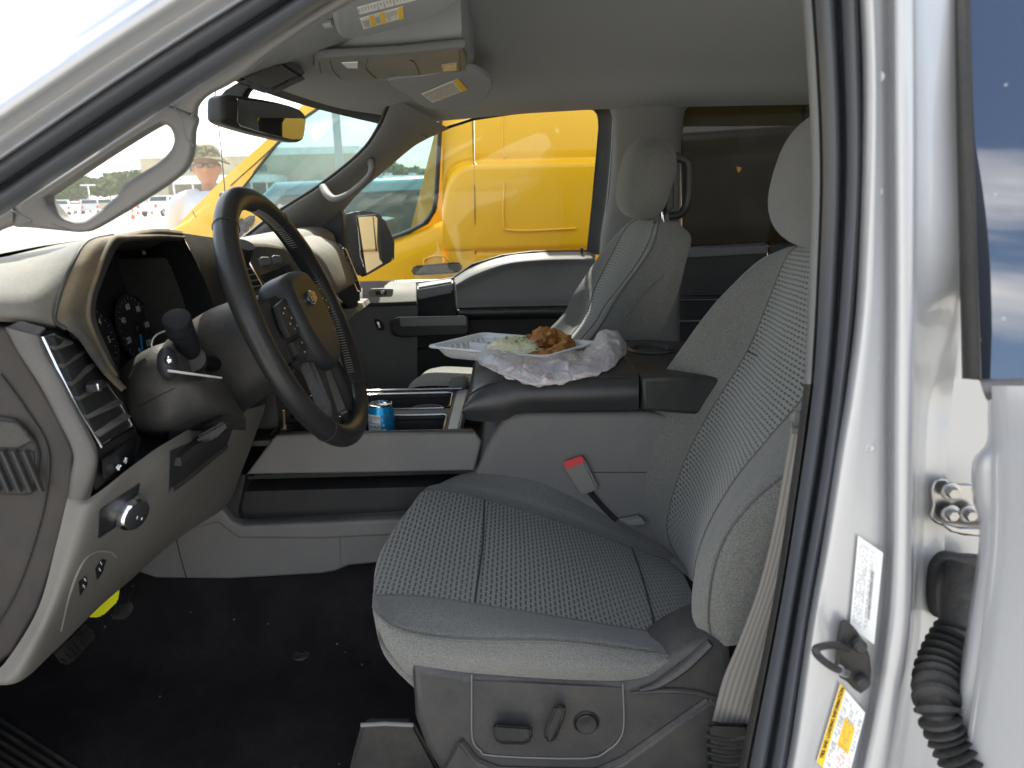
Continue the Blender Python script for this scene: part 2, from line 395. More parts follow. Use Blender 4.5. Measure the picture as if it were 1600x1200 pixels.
SLAT=pbr('dusty_slat_plastic',(.09,.088,.08),.5,dust=.8,dcol=(.4,.36,.27))
LEV=pbr('lever_black',(.012,.013,.015),.6,grain=(600,.0002),spec=.12)
SIDE=pbr('scuffed_seat_base_plastic',(.035,.036,.038),.45,grain=(700,.0003),var=(22,(.05,.048,.045)),dust=.5,dcol=(.25,.22,.19))
PEDAL=pbr('pedal_rubber',(.05,.05,.052),.6,dust=.4)
GREYK=pbr('knee_panel_grey',(.125,.12,.11),.6,grain=(900,.0004),var=(8,(.14,.133,.118)),dust=.3,spec=.25)
GREYV=pbr('taupe_vent_trim',(.075,.072,.07),.5,grain=(900,.0003),var=(8,(.09,.085,.08)),dust=.3,spec=.25)
# ------------------------------------------------------------------ the silver pickup truck, shell and openings
truck=empty('pickup_truck',(0,1.55,0),'silver pickup truck with open doors, grey cloth seats and a dusty dashboard','pickup truck')
def px(l,Y): return [P(x,y,Y) for x,y in l]
def pr(l): return [P(x,y,Y) for x,y,Y in l]
# floor, firewall, rear wall
fl=[(-1.25,.74,.75),(-.95,.74,.64),(-.6,.74,.62),(0,.74,.62),(.6,.74,.62),(1.7,.74,.62)]
rowsF=[]
for Y,dz in ((.72,0),(.76,0),(1.0,.0),(1.25,.005),(1.34,.06),(1.40,.17),(1.55,.19),(1.70,.17),(1.76,.06),(1.9,0),(2.4,0)):
    rowsF.append([V((x,Y,z+dz)) for x,_,z in fl])
carpet=ob('floor_carpet',[(grid(rowsF,6,4),CARP)],truck,60,solid=.02)
ob('firewall',[(box((-1.2,1.55,1.0),(.06,1.7,.75),.01),BLKD)],truck)
ob('cab_rear_wall',[(plate3([V((1.55,.7,.62)),V((1.55,2.4,.62)),V((1.55,2.4,1.8)),V((1.55,.7,1.8))],(-1,0,0),.04,[[V((1.55,.95,1.32)),V((1.55,2.15,1.32)),V((1.55,2.05,1.68)),V((1.55,1.05,1.68))]],.01),GREYD)],truck)
ob('rear_window',[(box((1.57,1.55,1.5),(.005,1.18,.38),0),WTINT)],truck)
ob('door_sill',[(box((.2,.69,.60),(3.2,.14,.07),.015),SHROUD),(tube([V((-1.2,.765,.645)),V((1.6,.765,.645))],.008,8,1),BLK)],truck)
# headliner
H=[]
for x,zn,zc,zf,b in ((-.34,1.725,1.705,1.685,.12),(-.27,1.765,1.73,1.695,.10),(-.12,1.79,1.79,1.705,.05),(.08,1.80,1.835,1.715,0),(.45,1.80,1.85,1.72,0),(1.6,1.78,1.83,1.71,0)):
    H.append([V((x,.74,zn)),V((x-b*.5,.95,zn+(zc-zn)*.5+.015)),V((x-b,1.3,zc+.004)),V((x-b,1.6,zc+.004)),V((x-b*.6,2.0,zc*.45+zf*.55+.012)),V((x+.03,2.2,zf+.014)),V((x+.04,2.31,zf-.004))])
ob('headliner',[(grid(H,6,5),HEADL)],truck,60,solid=-.03)
ROOF=[]
for x,z in ((-.34,1.79),(-.25,1.84),(0,1.91),(.6,1.95),(1.65,1.92)):
    ROOF.append([V((x,.60,z-.10)),V((x,.75,z-.03)),V((x-.03,1.2,z)),V((x-.04,1.55,z+.01)),V((x-.03,1.9,z)),V((x,2.35,z-.03)),V((x,2.49,z-.10))])
ob('roof_panel',[(grid(ROOF,4,4),SILV)],truck,60,solid=.003)
ob('hood',[(grid([[V((-1.15,.66,1.2)),V((-1.18,.9,1.27)),V((-1.22,1.55,1.29)),V((-1.18,2.2,1.27)),V((-1.15,2.44,1.2))],[V((-1.7,.62,1.17)),V((-1.7,.9,1.25)),V((-1.7,1.55,1.27)),V((-1.7,2.2,1.25)),V((-1.7,2.48,1.17))],[V((-2.3,.66,1.10)),V((-2.3,.9,1.18)),V((-2.3,1.55,1.21)),V((-2.3,2.2,1.18)),V((-2.3,2.44,1.10))]],5,5),SILV)],truck,60,solid=.004)
for s in (0,1):
    if s==0: ob('cowl_side',[(box((-.98,.66,.93),(.42,.04,.80),.01),SILV)],truck)
    yy=.58 if s==0 else 2.52
    ob('front_fender',[(box((-1.75,yy,.95),(1.25,.05,.48),.02),SILV)],truck)
ob('windshield',[(grid([[V((-1.0,.72,1.28)),V((-1.15,1.1,1.3)),V((-1.2,1.55,1.3)),V((-1.13,2.0,1.3)),V((-.93,2.36,1.28))],[V((-.34,.78,1.76)),V((-.44,1.15,1.745)),V((-.47,1.55,1.74)),V((-.42,1.95,1.73)),V((-.27,2.28,1.705))]],6,1),WSHIELD)],truck,60)
# driver side: grey pillar trim with its grab handle opening
TR=[(-60,385),(0,338),(122,258),(400,74),(520,-2),(640,-78),(665,-66),(519,20),(456,54),(400,101),(360,129),(330,144),(315,155),(308,175),(304,205),(302,236),(291,264),(250,297),(175,343),(150,357),(128,363),(100,361),(50,356),(22,356),(-15,371),(-60,400)]
HO=[(72,307),(240,198),(254,194),(266,201),(272,224),(263,240),(220,271),(190,292),(181,308),(142,339),(125,345),(101,342),(84,325)]
def even(l,n=6,Y=.76):
    return l
PI_=[(72,307),(110,281),(175,238),(240,198),(256,194),(268,203),(272,222),(263,240),(245,256),(220,271),(190,292),(181,308),(142,339),(125,345),(101,342),(84,325),(76,315)]
PO_=[(20,322),(88,279),(160,232),(228,187),(262,163),(306,180),(304,205),(302,236),(291,264),(262,288),(225,312),(200,328),(150,357),(128,363),(100,361),(50,356),(20,352)]
def mixp(a,b_,t,Y): return [P(p[0]*(1-t)+q[0]*t,p[1]*(1-t)+q[1]*t,Y) for p,q in zip(a,b_)]
ro=[mixp(PO_,PI_,t,Y) for t,Y in ((0,.766),(.07,.759),(.22,.755),(.5,.7545),(.78,.755),(.93,.759),(1,.768))]
ro=[[v+V((0,.006,0)) for v in ro[0]]]+ro+[[v+V((0,.014,0)) for v in ro[-1]]]
T0=[(262,163),(285,148),(315,129),(345,109),(380,87),(420,61),(480,23),(540,-15),(650,-84)]
T1=[(306,180),(309,163),(325,147),(352,133),(385,112),(420,83),(480,42),(540,6),(680,-70)]
L0_=[(20,322),(-20,349),(-80,390)]; L1_=[(20,352),(-10,364),(-70,400)]
def strip(a,b_):
    s=[mixp(a,b_,t,Y) for t,Y in ((0,.762),(.1,.757),(.3,.755),(.6,.755),(.9,.758),(1,.766))]; return [[v+V((0,.006,0)) for v in s[0]]]+s+[[v+V((0,.006,0)) for v in s[-1]]]
rc2=[list(c)+[c[0]] for c in ro]
aptrim=ob('pillar_trim',[(grid(rc2,5,3),TRIMC),(grid(strip(T0,T1),4,2),TRIMC),(grid(strip(L0_,L1_),4,2),TRIMC)],truck,60)
each('seam',[(tube(px(l,.7545),.0007,6,2),GREYD) for l in ([(265,153),(285,186),(302,178)],[(286,190),(290,214),(303,228)],[(15,328),(50,344),(38,352)],[(80,350),(108,361)])],aptrim)
# seal round the door opening
SI=[(-200,470),(0,337),(212,196),(400,74),(560,-30),(760,-150),(1000,-265),(1150,-310),(1235,-255),(1262,-120),(1276,20),(1287,250),(1281,450),(1272,600),(1252,750),(1220,950),(1172,1200),(1140,1380)]
SO=[(-200,385),(0,248),(212,105),(390,-8),(560,-112),(760,-232),(1000,-365),(1200,-425),(1310,-330),(1338,-140),(1346,20),(1350,250),(1340,450),(1324,600),(1304,750),(1268,950),(1231,1200),(1200,1380)]
def lerp2(a,b,t): return [(p[0]*(1-t)+q[0]*t,p[1]*(1-t)+q[1]*t) for p,q in zip(a,b)]
rows=[px(lerp2(SI,SO,t),Y) for t,Y in ((-.02,.72),(.0,.69),(.1,.668),(.3,.655),(.42,.66),(.47,.672),(.53,.672),(.6,.65),(.78,.632),(.93,.634),(1.0,.65),(1.02,.68))]
ob('door_seal',[(grid(rows,6,3),SEAL)],truck,60)
rows=[px(lerp2(SI,SO,t),Y) for t,Y in ((-.30,.76),(-.26,.73),(-.1,.72),(.02,.73))]
ob('pillar_edge_trim',[(grid([r[9:14] for r in rows],6,2),GREYD),(grid([r[13:] for r in rows],6,2),SEALD)],truck,60)
# outer silver A pillar and roof rail
def offl(l,d): return [(x-.54*d,y-.84*d) for x,y in l]
SL=[(-260,425),(0,250),(212,107),(390,-6),(560,-110),(760,-232),(1000,-362),(1210,-430)]
rows=[px(offl(SL,d),Y) for d,Y in ((-4,.66),(0,.628),(5,.622),(14,.634),(30,.638),(42,.622),(52,.607),(68,.604),(78,.612),(86,.628),(96,.637),(106,.655),(112,.70))]
apil=ob('front_pillar',[(grid(rows,5,3),SILV)],truck,60)
# B pillar: silver jamb with rounded edge, valley, ridge, hinge channel
st=[-420,-100,150,450,600,700,850,950,1000,1100,1200,1400]
ed=[1310,1338,1350,1341,1325,1309,1286,1268,1260,1246,1230,1190]
va=[1385,1388,1390,1392,1390,1389,1388,1383,1377,1362,1342,1300]
ri=[1420,1424,1426,1426,1424,1422,1420,1418,1414,1400,1383,1345]
ch=[1480,1486,1490,1492,1450,1440,1436,1432,1430,1418,1402,1370]
def col(f): return [P(f(i)[0],st[i],f(i)[1]) for i in range(len(st))]
rows=[col(lambda i:(ed[i]-6,.66)),col(lambda i:(ed[i],.628)),col(lambda i:(ed[i]+5,.606)),col(lambda i:(ed[i]+16,.598)),col(lambda i:((ed[i]*.45+va[i]*.55),.600)),
 col(lambda i:(va[i]-10,.603)),col(lambda i:(va[i],.610)),col(lambda i:(va[i]+5,.602)),col(lambda i:(va[i]+12,.588)),col(lambda i:(ri[i],.586)),
 col(lambda i:(ri[i]+8,.594 if i<4 else .610)),col(lambda i:(ch[i],.610 if i<4 else .690)),col(lambda i:(ch[i]+(10 if i<4 else 40),.62 if i<4 else .70)),col(lambda i:(ch[i]+(14 if i<4 else 60),.72)),col(lambda i:(1900,.74))]
bp=ob('centre_pillar',[(grid(rows,5,3),SILV)],truck,60)
ob('interior_pillar_cover',[(plate([(1290,-300),(1700,-300),(1700,1400),(1180,1400),(1240,1000),(1295,600)],.74,.03,bev=.005),GREYD)],truck)
# striker
sbase=plate([(1315,974),(1334,980),(1348,1000),(1361,1028),(1362,1066),(1346,1086),(1325,1068),(1307,1048)],.588,.006,bev=.003,sm=2)
stk=ob('door_striker',[(sbase,SEALD),(tube(pr([(1325,1013,.585),(1300,1008,.565),(1276,1013,.55),(1278,1024,.55),(1300,1042,.56),(1330,1054,.583)]),.0032,10,5),BLK),
  (lathe([(.006,0),(.006,.006),(.004,.008)],P(1340,1005,.586),(0,-1,0),12),BLK),(lathe([(.006,0),(.006,.006),(.004,.008)],P(1345,1062,.586),(0,-1,0),12),BLK),
  (tube(pr([(1312,1047,.566),(1322,1051,.574)]),.0042,10,1),STEEL)],bp)
def lab(pxl,Y,name,bands,parent,n=(0,-1,0)):
    """printed label: sheet plus small printed strokes; bands: list of (u0,u1,v0,v1,material) on the label, u along 0-1, v along 0-3"""
    o=P(*pxl[0],Y); N=V(n); q=[PP(x,y,o,N.normalized()) for x,y in pxl]
    sh=[(plate3(q,N,.0006,bev=.0001),PAPER)]
    def pt(u,v): 
        a=q[0].lerp(q[1],u); b=q[3].lerp(q[2],u); return a.lerp(b,v)
    N=N.normalized()
    for u0,u1,v0,v1,m in bands:
        c=[pt(u0,v0),pt(u1,v0),pt(u1,v1),pt(u0,v1)]
        h=.0004 if m is not INK and m is not INKR else .0007
        sh.append((( [p+N*h for p in c],[(0,1,2,3)],None,None),m))
    return ob(name,sh,parent,recalc=False)
random.seed(3)
b=[]
for k in range(8):
    u=.08+k*.075
    if k in (5,): continue
    v=.05
    while v<.93:
        l=random.choice((.008,.012,.016)); b.append((u,u+.026,v,v+l,INK)); v+=l+random.choice((.006,.007,.008,.03,.09 if k%2 else .03))
v=.25
while v<.78:
    l=random.choice((.006,.01,.016)); b.append((.60,.72,v,v+l,INK)); v+=l+.008
lab([(1341,837),(1380,864),(1366,1007),(1328,980)],.5965,'certification_label',b,bp)
random.seed(4); b=[(0,.2,0,1,PAPERY),(.42,.80,.27,.62,PAPERY)]
v=.06
for k in range(16):
    for u in (.26,.31,.36,.47,.53,.59,.65,.71,.86,.91):
        if random.random()<.75:
            m=INKR if (.63<.1+k*.055<.95 and u>.4) else INK
            b.append((u,u+.018,.07+k*.055,.07+k*.055+random.choice((.02,.035,.045)),m))
tl=lab([(1313,1068),(1352,1114),(1322,1232),(1276,1190)],.5965,'tire_pressure_label',b,bp)
q_=[P(x,y,.5965) for x,y in ((1313,1068),(1352,1114),(1322,1232),(1276,1190))]
ob('label_heading',[(text('TIRE AND LOADING INFORMATION',q_[0].lerp(q_[3],.46)+(q_[1]-q_[0])*.10+V((0,-.0008,0)),q_[0]-q_[3],V((-1,0,-.2)),.0046,.0001,bold=.0001),pbr('heading_ink',(.02,.02,.02),.6))],tl,recalc=False)
for x,y,r_ in ((1360,700,.004),(1368,560,.004),(1372,300,.004),(1375,120,.004),(1330,1130,.0035),(1290,1120,.0035)):
    ob('weld_dimple',[(lathe([(r_,-.001),(r_,.0003),(r_*.7,.0009),(r_*.4,.0004),(.0001,.0002)],P(x,y,.6005 if x<1366 else .602),(0,-1,0),18),SILV)],bp)
# hinge, boot
hg=ob('rear_door_hinge',[(plate([(1462,750),(1478,748),(1492,757),(1515,758),(1535,762),(1560,770),(1560,832),(1520,838),(1500,836),(1480,825),(1462,818),(1454,806),(1458,790),(1455,768)],.685,.006,bev=.002,sm=2),STEEL),
 (plate([(1474,818),(1486,832),(1520,838),(1560,842),(1560,828),(1500,826)],.670,.006,bev=.002,sm=2),STEEL)]+
 [(lathe([(.0075,0),(.0075,.002),(.0058,.0022),(.0058,.007),(.0048,.0082)],P(x,y,.678),(0,-1,0),6 if 1 else 20),STEEL) for x,y in ((1484,767),(1484,802),(1512,802))]+
 [(lathe([(.009,0),(.009,.0025),(.008,.003)],P(x,y,.679),(0,-1,0),20),STEEL) for x,y in ((1484,767),(1484,802),(1512,802))],bp)
bs=ob('wiring_boot',[(plate([(1478,868),(1510,872),(1560,885),(1560,975),(1475,972),(1455,950),(1455,900),(1462,880)],.690,.016,bev=.006,sm=3),SEALD),
 (tube(pr([(1515,885,.67),(1502,930,.66),(1497,975,.64),(1492,1000,.63)]),[.019,.018,.017,.016],14,4),SEALD)],bp)
path=cr_pts(pr([(1492,985,.635),(1478,1020,.62),(1466,1060,.60),(1464,1105,.57),(1478,1150,.56),(1500,1190,.55),(1530,1240,.54)]),12)
rad=[.0135+.0045*math.sin(i*1.55)+.004*math.sin(math.pi*min(1,i/45)) for i in range(len(path))]
ob('bellows',[(tube(path,rad,18,1),SEALD)],bs)
# rear door standing ajar on the right
gb=[[(1489,-200,.62),(1490,0,.62),(1496,300,.61),(1503,592,.60)],[(1493,-200,.61),(1494,0,.605),(1500,300,.595),(1508,592,.585)],[(1507,-200,.615),(1508,0,.605),(1518,300,.588),(1528,594,.575)],[(1512,-200,.617),(1513,0,.607),(1522,300,.59),(1531,595,.577)],[(1516,-200,.66),(1517,0,.64),(1525,300,.62),(1534,595,.6)]]
rd=ob('rear_door',[(grid([pr(r) for r in ([(1545,600,.60),(1543,640,.60),(1541,690,.60),(1519,722,.60),(1520,780,.60),(1529,815,.60),(1526,880,.60),(1504,1020,.60),(1476,1200,.60),(1455,1400,.60)],
 [(1548,600,.575),(1547,640,.575),(1545,690,.575),(1527,722,.57),(1528,780,.57),(1536,815,.57),(1532,880,.57),(1511,1020,.57),(1484,1200,.57),(1463,1400,.57)],
 [(1557,601,.562),(1556,640,.562),(1558,690,.56),(1551,722,.558),(1552,780,.558),(1554,815,.558),(1550,880,.558),(1533,1020,.558),(1507,1200,.558),(1486,1400,.558)],
 [(1562,602,.556),(1563,640,.556),(1566,690,.553),(1562,722,.55),(1562,780,.55),(1562,815,.55),(1558,880,.55),(1542,1020,.55),(1516,1200,.55),(1495,1400,.55)],
 [(1575,603,.548),(1577,640,.546),(1580,690,.543),(1578,722,.54),(1578,780,.54),(1578,815,.54),(1574,880,.54),(1558,1020,.54),(1534,1200,.54),(1513,1400,.54)],
 [(2000,603,.42),(2000,640,.41),(2000,690,.40),(2000,722,.40),(2000,780,.40),(2000,815,.40),(2000,880,.40),(2000,1020,.40),(2000,1200,.40),(2000,1400,.42)])],4,4),SILV)],truck,60,solid=-.002)
ob('window_seal',[(grid([pr(r) for r in gb],4,3),SEALD)],rd,60)
ob('window',[(grid([pr([(1512,-250,.68),(1514,0,.652),(1524,300,.617),(1534,598,.584)]),pr([(2000,-250,.60),(2000,0,.565),(2000,300,.51),(2000,600,.462)])],4,4),RGLASS)],rd,60)
ob('belt_moulding',[(grid([pr(r) for r in ([(1529,592,.583),(1700,589,.535),(2000,586,.43)],[(1531,596,.568),(1700,596,.525),(2000,596,.42)],[(1536,612,.565),(1700,614,.522),(2000,616,.417)],[(1540,622,.570),(1700,625,.53),(2000,628,.425)],[(1542,626,.59),(1700,628,.55),(2000,632,.445)])],4,3),pbr('dark_belt_trim',(.09,.09,.1),.35,dust=.5))],rd,60)

# ------------------------------------------------------------------ far side: pillar, door, windows, mirror
wl=[(612,150,2.08),(603,172,2.12),(590,200,2.15),(562,238,2.18),(500,288,2.22),(430,333,2.25),(370,380,2.28)]
wr=[(700,200,2.27),(668,213,2.28),(640,232,2.29),(600,266,2.32),(560,300,2.35),(533,330,2.37),(505,362,2.39)]
def lp3(a,b,t,dy): return [(p[0]*(1-t)+q[0]*t,p[1]*(1-t)+q[1]*t,p[2]*(1-t)+q[2]*t+dy) for p,q in zip(a,b)]
fp=ob('pillar_trim',[(grid([pr(lp3(wl,wr,t,d)) for t,d in ((-.05,.03),(0,0),(.12,-.025),(.45,-.045),(.8,-.035),(1.0,0),(1.03,.03))],5,4),TRIMC)],truck,60)
hp=pr([(505,292,2.20),(512,304,2.16),(524,311,2.14),(545,303,2.14),(568,285,2.14),(580,270,2.15),(581,256,2.18),(578,248,2.22)])
ob('grab_handle',[(tube(hp,[.012,.012,.0115,.011,.011,.0115,.012,.014],12,6,sq=.8),GREYK)],fp)
ob('pillar_seal',[(tube(pr([(x,y,Y-.008) for x,y,Y in wl]),.004,8,5),SEALD)],fp)
ob('seam',[(tube(px([(606,160),(618,180),(640,200),(668,214)],2.232),.001,6,4),SEALD)],fp)
# door shell
door=[(540,441),(645,440),(690,434),(715,425),(738,413),(780,398),(832,392),(936,390),(940,405),(905,470),(1000,700),(560,760),(540,640)]
# ledge panel forward
dr=ob('passenger_door',[(plate([(536,470),(648,468),(652,480),(652,620),(646,700),(536,720)],2.40,.03,bev=.004),GREYD),
  (grid([pr(r) for r in ([(546,441,2.45),(600,440,2.45),(650,439,2.45)],[(546,444,2.435),(600,443,2.435),(650,442,2.435)],[(546,456,2.395),(600,455,2.395),(650,454,2.395)],[(546,470,2.365),(600,469,2.365),(650,467,2.365)],[(546,475,2.36),(600,474,2.36),(650,472,2.36)],[(546,480,2.40),(600,479,2.40),(650,477,2.40)])],3,3),GREYK),
  (plate([(545,560),(618,558),(622,566),(622,690),(545,690)],2.394,.006,bev=.003),GREYD),
  (plate([(650,486),(1060,478),(1060,800),(650,800)],2.43,.03,bev=.004),BLKD)],truck)
ob('upper_trim',[(grid([pr(r) for r in (
  [(709,433,2.44),(738,415,2.44),(784,400,2.44),(832,394,2.44),(885,392,2.44),(932,392,2.44)],
  [(710,436,2.428),(740,418,2.428),(786,403,2.428),(833,397,2.428),(885,395,2.428),(931,395,2.428)],
  [(712,445,2.39),(742,429,2.39),(788,413,2.39),(834,407,2.39),(885,405,2.39),(930,405,2.39)],
  [(713,454,2.40),(744,444,2.405),(790,426,2.41),(836,420,2.41),(885,418,2.41),(929,418,2.40)],
  [(714,470,2.40),(746,468,2.405),(792,466,2.41),(838,464,2.41),(885,462,2.41),(926,460,2.40)],
  [(714,481,2.385),(746,480,2.385),(792,479,2.385),(838,478,2.385),(885,477,2.385),(924,476,2.385)],
  [(714,483,2.42),(746,482,2.42),(792,481,2.42),(838,480,2.42),(885,479,2.42),(924,478,2.42)])],5,4),GREYD)],dr,50)
ob('handle_recess',[(plate([(651,444),(690,437),(709,433),(714,494),(652,496)],2.42,.03,bev=.004),BLKD),
  (hull8(px([(651,443),(708,434),(708,448),(651,462)],2.42),px([(651,450),(708,440),(708,458),(651,470)],2.375),.006),GREYD)],dr)
each('recess_trim',[(tube(px([(709,436),(710,455),(713,478),(716,486),(722,484)],2.378),.0016,8,4),CHR),(tube(px([(651,446),(652,462),(652,484)],2.372),.0014,8,3),CHR)],dr)
ob('padded_rail',[(grid([pr(r) for r in ([(716,482,2.42),(800,480,2.42),(890,478,2.42),(930,477,2.42)],[(717,484,2.37),(800,482,2.37),(890,480,2.37),(930,479,2.37)],[(718,489,2.355),(800,487,2.355),(890,486,2.355),(930,485,2.355)],[(720,497,2.37),(800,496,2.37),(890,495,2.37),(930,494,2.37)],[(722,500,2.42),(800,499,2.42),(890,498,2.42),(930,497,2.42)])],4,3),LEATH)],dr)
ob('armrest',[(hull8(px([(611,502),(620,496),(728,494),(731,499),(731,520),(726,522),(624,525),(613,520)],2.30),px([(608,504),(620,494),(728,492),(733,499),(733,520),(726,524),(624,527),(611,522)],2.41),.004),BLK),
  (hull8(px([(624,497),(728,495),(729,508),(626,510)],2.298),px([(624,497),(728,495),(729,508),(626,510)],2.32),.002),GREYD)],dr)
ob('map_pocket',[(plate([(652,545),(860,538),(860,700),(652,700)],2.405,.02,bev=.004),BLKD)],dr)
ob('window_switch',[(plate([(577,453),(583,451),(610,451),(614,453),(613,462),(608,464),(581,464),(576,461)],2.352,.008,bev=.002,sm=2),GREYL),(plate([(586,455),(604,455),(603,461),(587,461)],2.348,.006,bev=.001),BLKD),(plate([(594,455),(600,454),(600,461),(597,462)],2.343,.006,bev=.001),CHR)],dr)
ob('lock_switch',[(plate([(585,499),(593,500),(599,507),(600,515),(592,516),(586,508)],2.392,.006,bev=.002,sm=2),BLK),(plate([(588,503),(592,503),(596,513),(592,513)],2.388,.004,bev=.001),CHR)],dr)
ob('lock_knob',[(lathe([(.009,0),(.009,.003),(.0035,.004),(.0035,.018),(.005,.019),(.005,.024)],P(909,400,2.42),(0,0,1),14),BLK)],dr)
# window glass and seals
win=[(533,328),(560,298),(600,263),(640,229),(668,214),(700,199),(740,186),(800,177),(860,171),(910,168),(928,170),(936,180),(937,200),(929,290),(919,392),(832,394),(784,400),(738,414),(709,434),(690,438),(645,443),(548,446)]
ob('window',[(plate(win,2.45,.004,bev=.0005),WCLEAR)],dr)
ob('window_seal',[(tube(px(win,2.44),.0045,8,1,closed=True),SEALD),
  (grid([pr([(918,168,2.44),(929,174,2.44),(934,186,2.44),(934,210,2.44),(927,290,2.44),(916,396,2.44)]),pr([(930,160,2.40),(946,167,2.40),(955,186,2.40),(955,210,2.40),(949,290,2.40),(936,398,2.40)]),pr([(934,158,2.37),(951,164,2.37),(961,186,2.37),(961,210,2.37),(955,290,2.37),(941,400,2.37)])],4,3),SEALD),
  (tube(pr([(958,180,2.365),(957,215,2.365),(951,290,2.365),(939,395,2.365)]),.0025,8,4),BEZELW)],dr)
# sail panel and mirror
ob('mirror_sail',[(plate([(470,384),(500,352),(531,328),(535,335),(538,375),(545,442),(520,445),(480,440)],2.36,.05,bev=.004),BLK)],dr)
sm_=ob('side_mirror',[(hull8(px([(536,336),(560,330),(584,330),(600,340),(615,377),(615,407),(573,431),(562,434),(540,400)],2.56),px([(532,338),(552,330),(576,330),(590,340),(605,377),(604,405),(566,428),(556,430),(536,400)],2.72),.008),BLK)],truck)
mo=P(588,380,2.54); mn=V((.86,-.5,.03)).normalized()
ob('mirror_glass',[(plateN([(559,339),(586,337),(600,347),(613,379),(613,403),(573,427),(564,400)],mo,mn,.004,bev=.001,sm=0),MIRR)],sm_)
ob('mirror_rim',[(tube([PP(x,y,mo+mn*.002,mn) for x,y in ((558,338),(587,336),(601,346),(615,378),(615,404),(572,430))],.003,8,1,closed=True),BLK)],sm_)
# far centre pillar and rear door
ob('centre_pillar',[(grid([pr(r) for r in ([(946,150,2.36),(958,200,2.36),(950,300,2.37),(935,410,2.38),(930,700,2.4)],[(965,150,2.31),(966,200,2.31),(962,300,2.32),(950,410,2.33),(940,700,2.35)],[(1000,150,2.29),(1000,200,2.29),(1000,300,2.30),(1000,410,2.31),(1000,700,2.33)],[(1050,150,2.30),(1052,200,2.30),(1052,300,2.31),(1052,410,2.32),(1052,700,2.34)],[(1075,150,2.36),(1066,200,2.36),(1062,300,2.37),(1062,410,2.38),(1062,700,2.4)])],4,4),TRIMC)],truck,60)
rr=ob('rear_door',[(plate([(1055,392),(1300,382),(1500,375),(1500,900),(1055,900)],2.42,.03,bev=.004),BLK),
  (plate([(1050,462),(1210,463),(1210,660),(1050,660)],2.40,.03,bev=.006),BLKD),
  (hull8(px([(1064,385),(1198,378),(1199,393),(1064,400)],2.44),px([(1064,391),(1198,384),(1199,396),(1064,403)],2.38),.004),GREYD),
  (hull8(px([(1202,378),(1400,370),(1400,385),(1202,392)],2.44),px([(1202,384),(1400,376),(1400,388),(1202,396)],2.38),.004),BLK)],truck)
each('recess_trim',[(tube(px([(1198,381),(1199,398),(1196,410)],2.372),.0014,8,3),CHR),(tube(px([(1052,469),(1130,468),(1200,466)],2.362),.0016,8,1),CHR),(tube(px([(1052,502),(1200,500)],2.37),.003,8,1),GREYD)],rr)
rw=[(1066,250),(1063,210),(1068,178),(1082,164),(1105,158),(1200,153),(1300,149),(1500,142),(1500,372),(1290,378),(1068,388)]
ob('window',[(plate(rw,2.45,.004,bev=.0005),WTINT)],rr)
ob('window_seal',[(tube(px(rw,2.44),.005,8,1,closed=True),SEALD)],rr)
ob('body_side',[(plate([(1040,120),(1500,100),(1500,160),(1300,150),(1200,154),(1105,159),(1082,165),(1068,179),(1064,210),(1066,400),(1040,400)],2.455,.03,bev=.004),SILV),
  (box((.4,2.54,.72),(3.2,.06,1.0),.03),SILV)],truck)
# thin film chip in the tinted glass
ob('sticker',[(plate([(1151,260),(1159,262),(1155,270),(1152,268)],2.44,.001,bev=.0002),YEL)],rr)
# antenna on the far fender
an=empty  # keep name free
ob('antenna',[(tube(pr([(352,306,2.3),(348,260,2.3),(343,210,2.3),(338,160,2.3),(330,60,2.3)]),.0016,6,2),SEALD),(ball(P(350,305,2.3),(.014,.014,.01)),SEALD)],truck)
_h=[V((-.336,.78,1.755)),V((-.436,1.15,1.740)),V((-.466,1.55,1.735)),V((-.416,1.95,1.725)),V((-.266,2.28,1.700))]
ob('windshield_frit_sun_block',[(grid([_h,[v+V((-.040,0,-.024)) for v in _h]],6,2),SEALD)],truck,60)  # frit strip hidden by the headliner, added to keep sun off the floor
# ------------------------------------------------------------------ overhead: console, visors, inside mirror
zo=1.735
def zp(l,Z): return [PZ(x,y,Z) for x,y in l]
oc=ob('overhead_console',[(plate3(zp([(490,98),(497,92),(560,88),(630,84),(718,75),(724,80),(727,111),(658,118),(559,127),(524,126),(504,124),(492,110)],zo),(0,0,-1),.016,bev=.005,sm=2),GREYD),
  (plate3(zp([(489,92),(560,82),(640,77),(722,68),(735,85),(738,112),(660,122),(560,131),(500,128),(487,110)],zo+.010),(0,0,-1),.09,bev=.02,sm=2),HEADL)],truck)
each('map_lamp',[(plate3(zp([(534,99),(559,98),(559,107),(542,107)],zo-.002),(0,0,-1),.004,bev=.001),pbr('lamp_lens',(.75,.75,.72),.25)),
 (plate3(zp([(690,102),(714,99),(714,110),(692,112)],zo-.002),(0,0,-1),.004,bev=.001),pbr('lamp_lens_dim',(.3,.3,.29),.25))],oc)
each('seam',[(tube([PZ(x,y,zo-.0005) for x,y in l],.0009,6,3),SEALD) for l in ([(575,92),(572,107),(588,123)],[(640,94),(648,98),(656,118)],[(718,80),(719,112)],[(499,98),(502,115),(512,124)],[(516,96),(520,110),(532,123)])],oc)
vo=PZ(664,127,1.728); vN=V((0,-.10,-1)).normalized()
vs2=ob('sun_visor',[(plateN([(606,127),(640,150),(664,168),(700,170),(752,160),(767,138),(764,124),(727,108),(660,119)],vo,vN,.014,bev=.002,sm=3),HEADL)],truck)
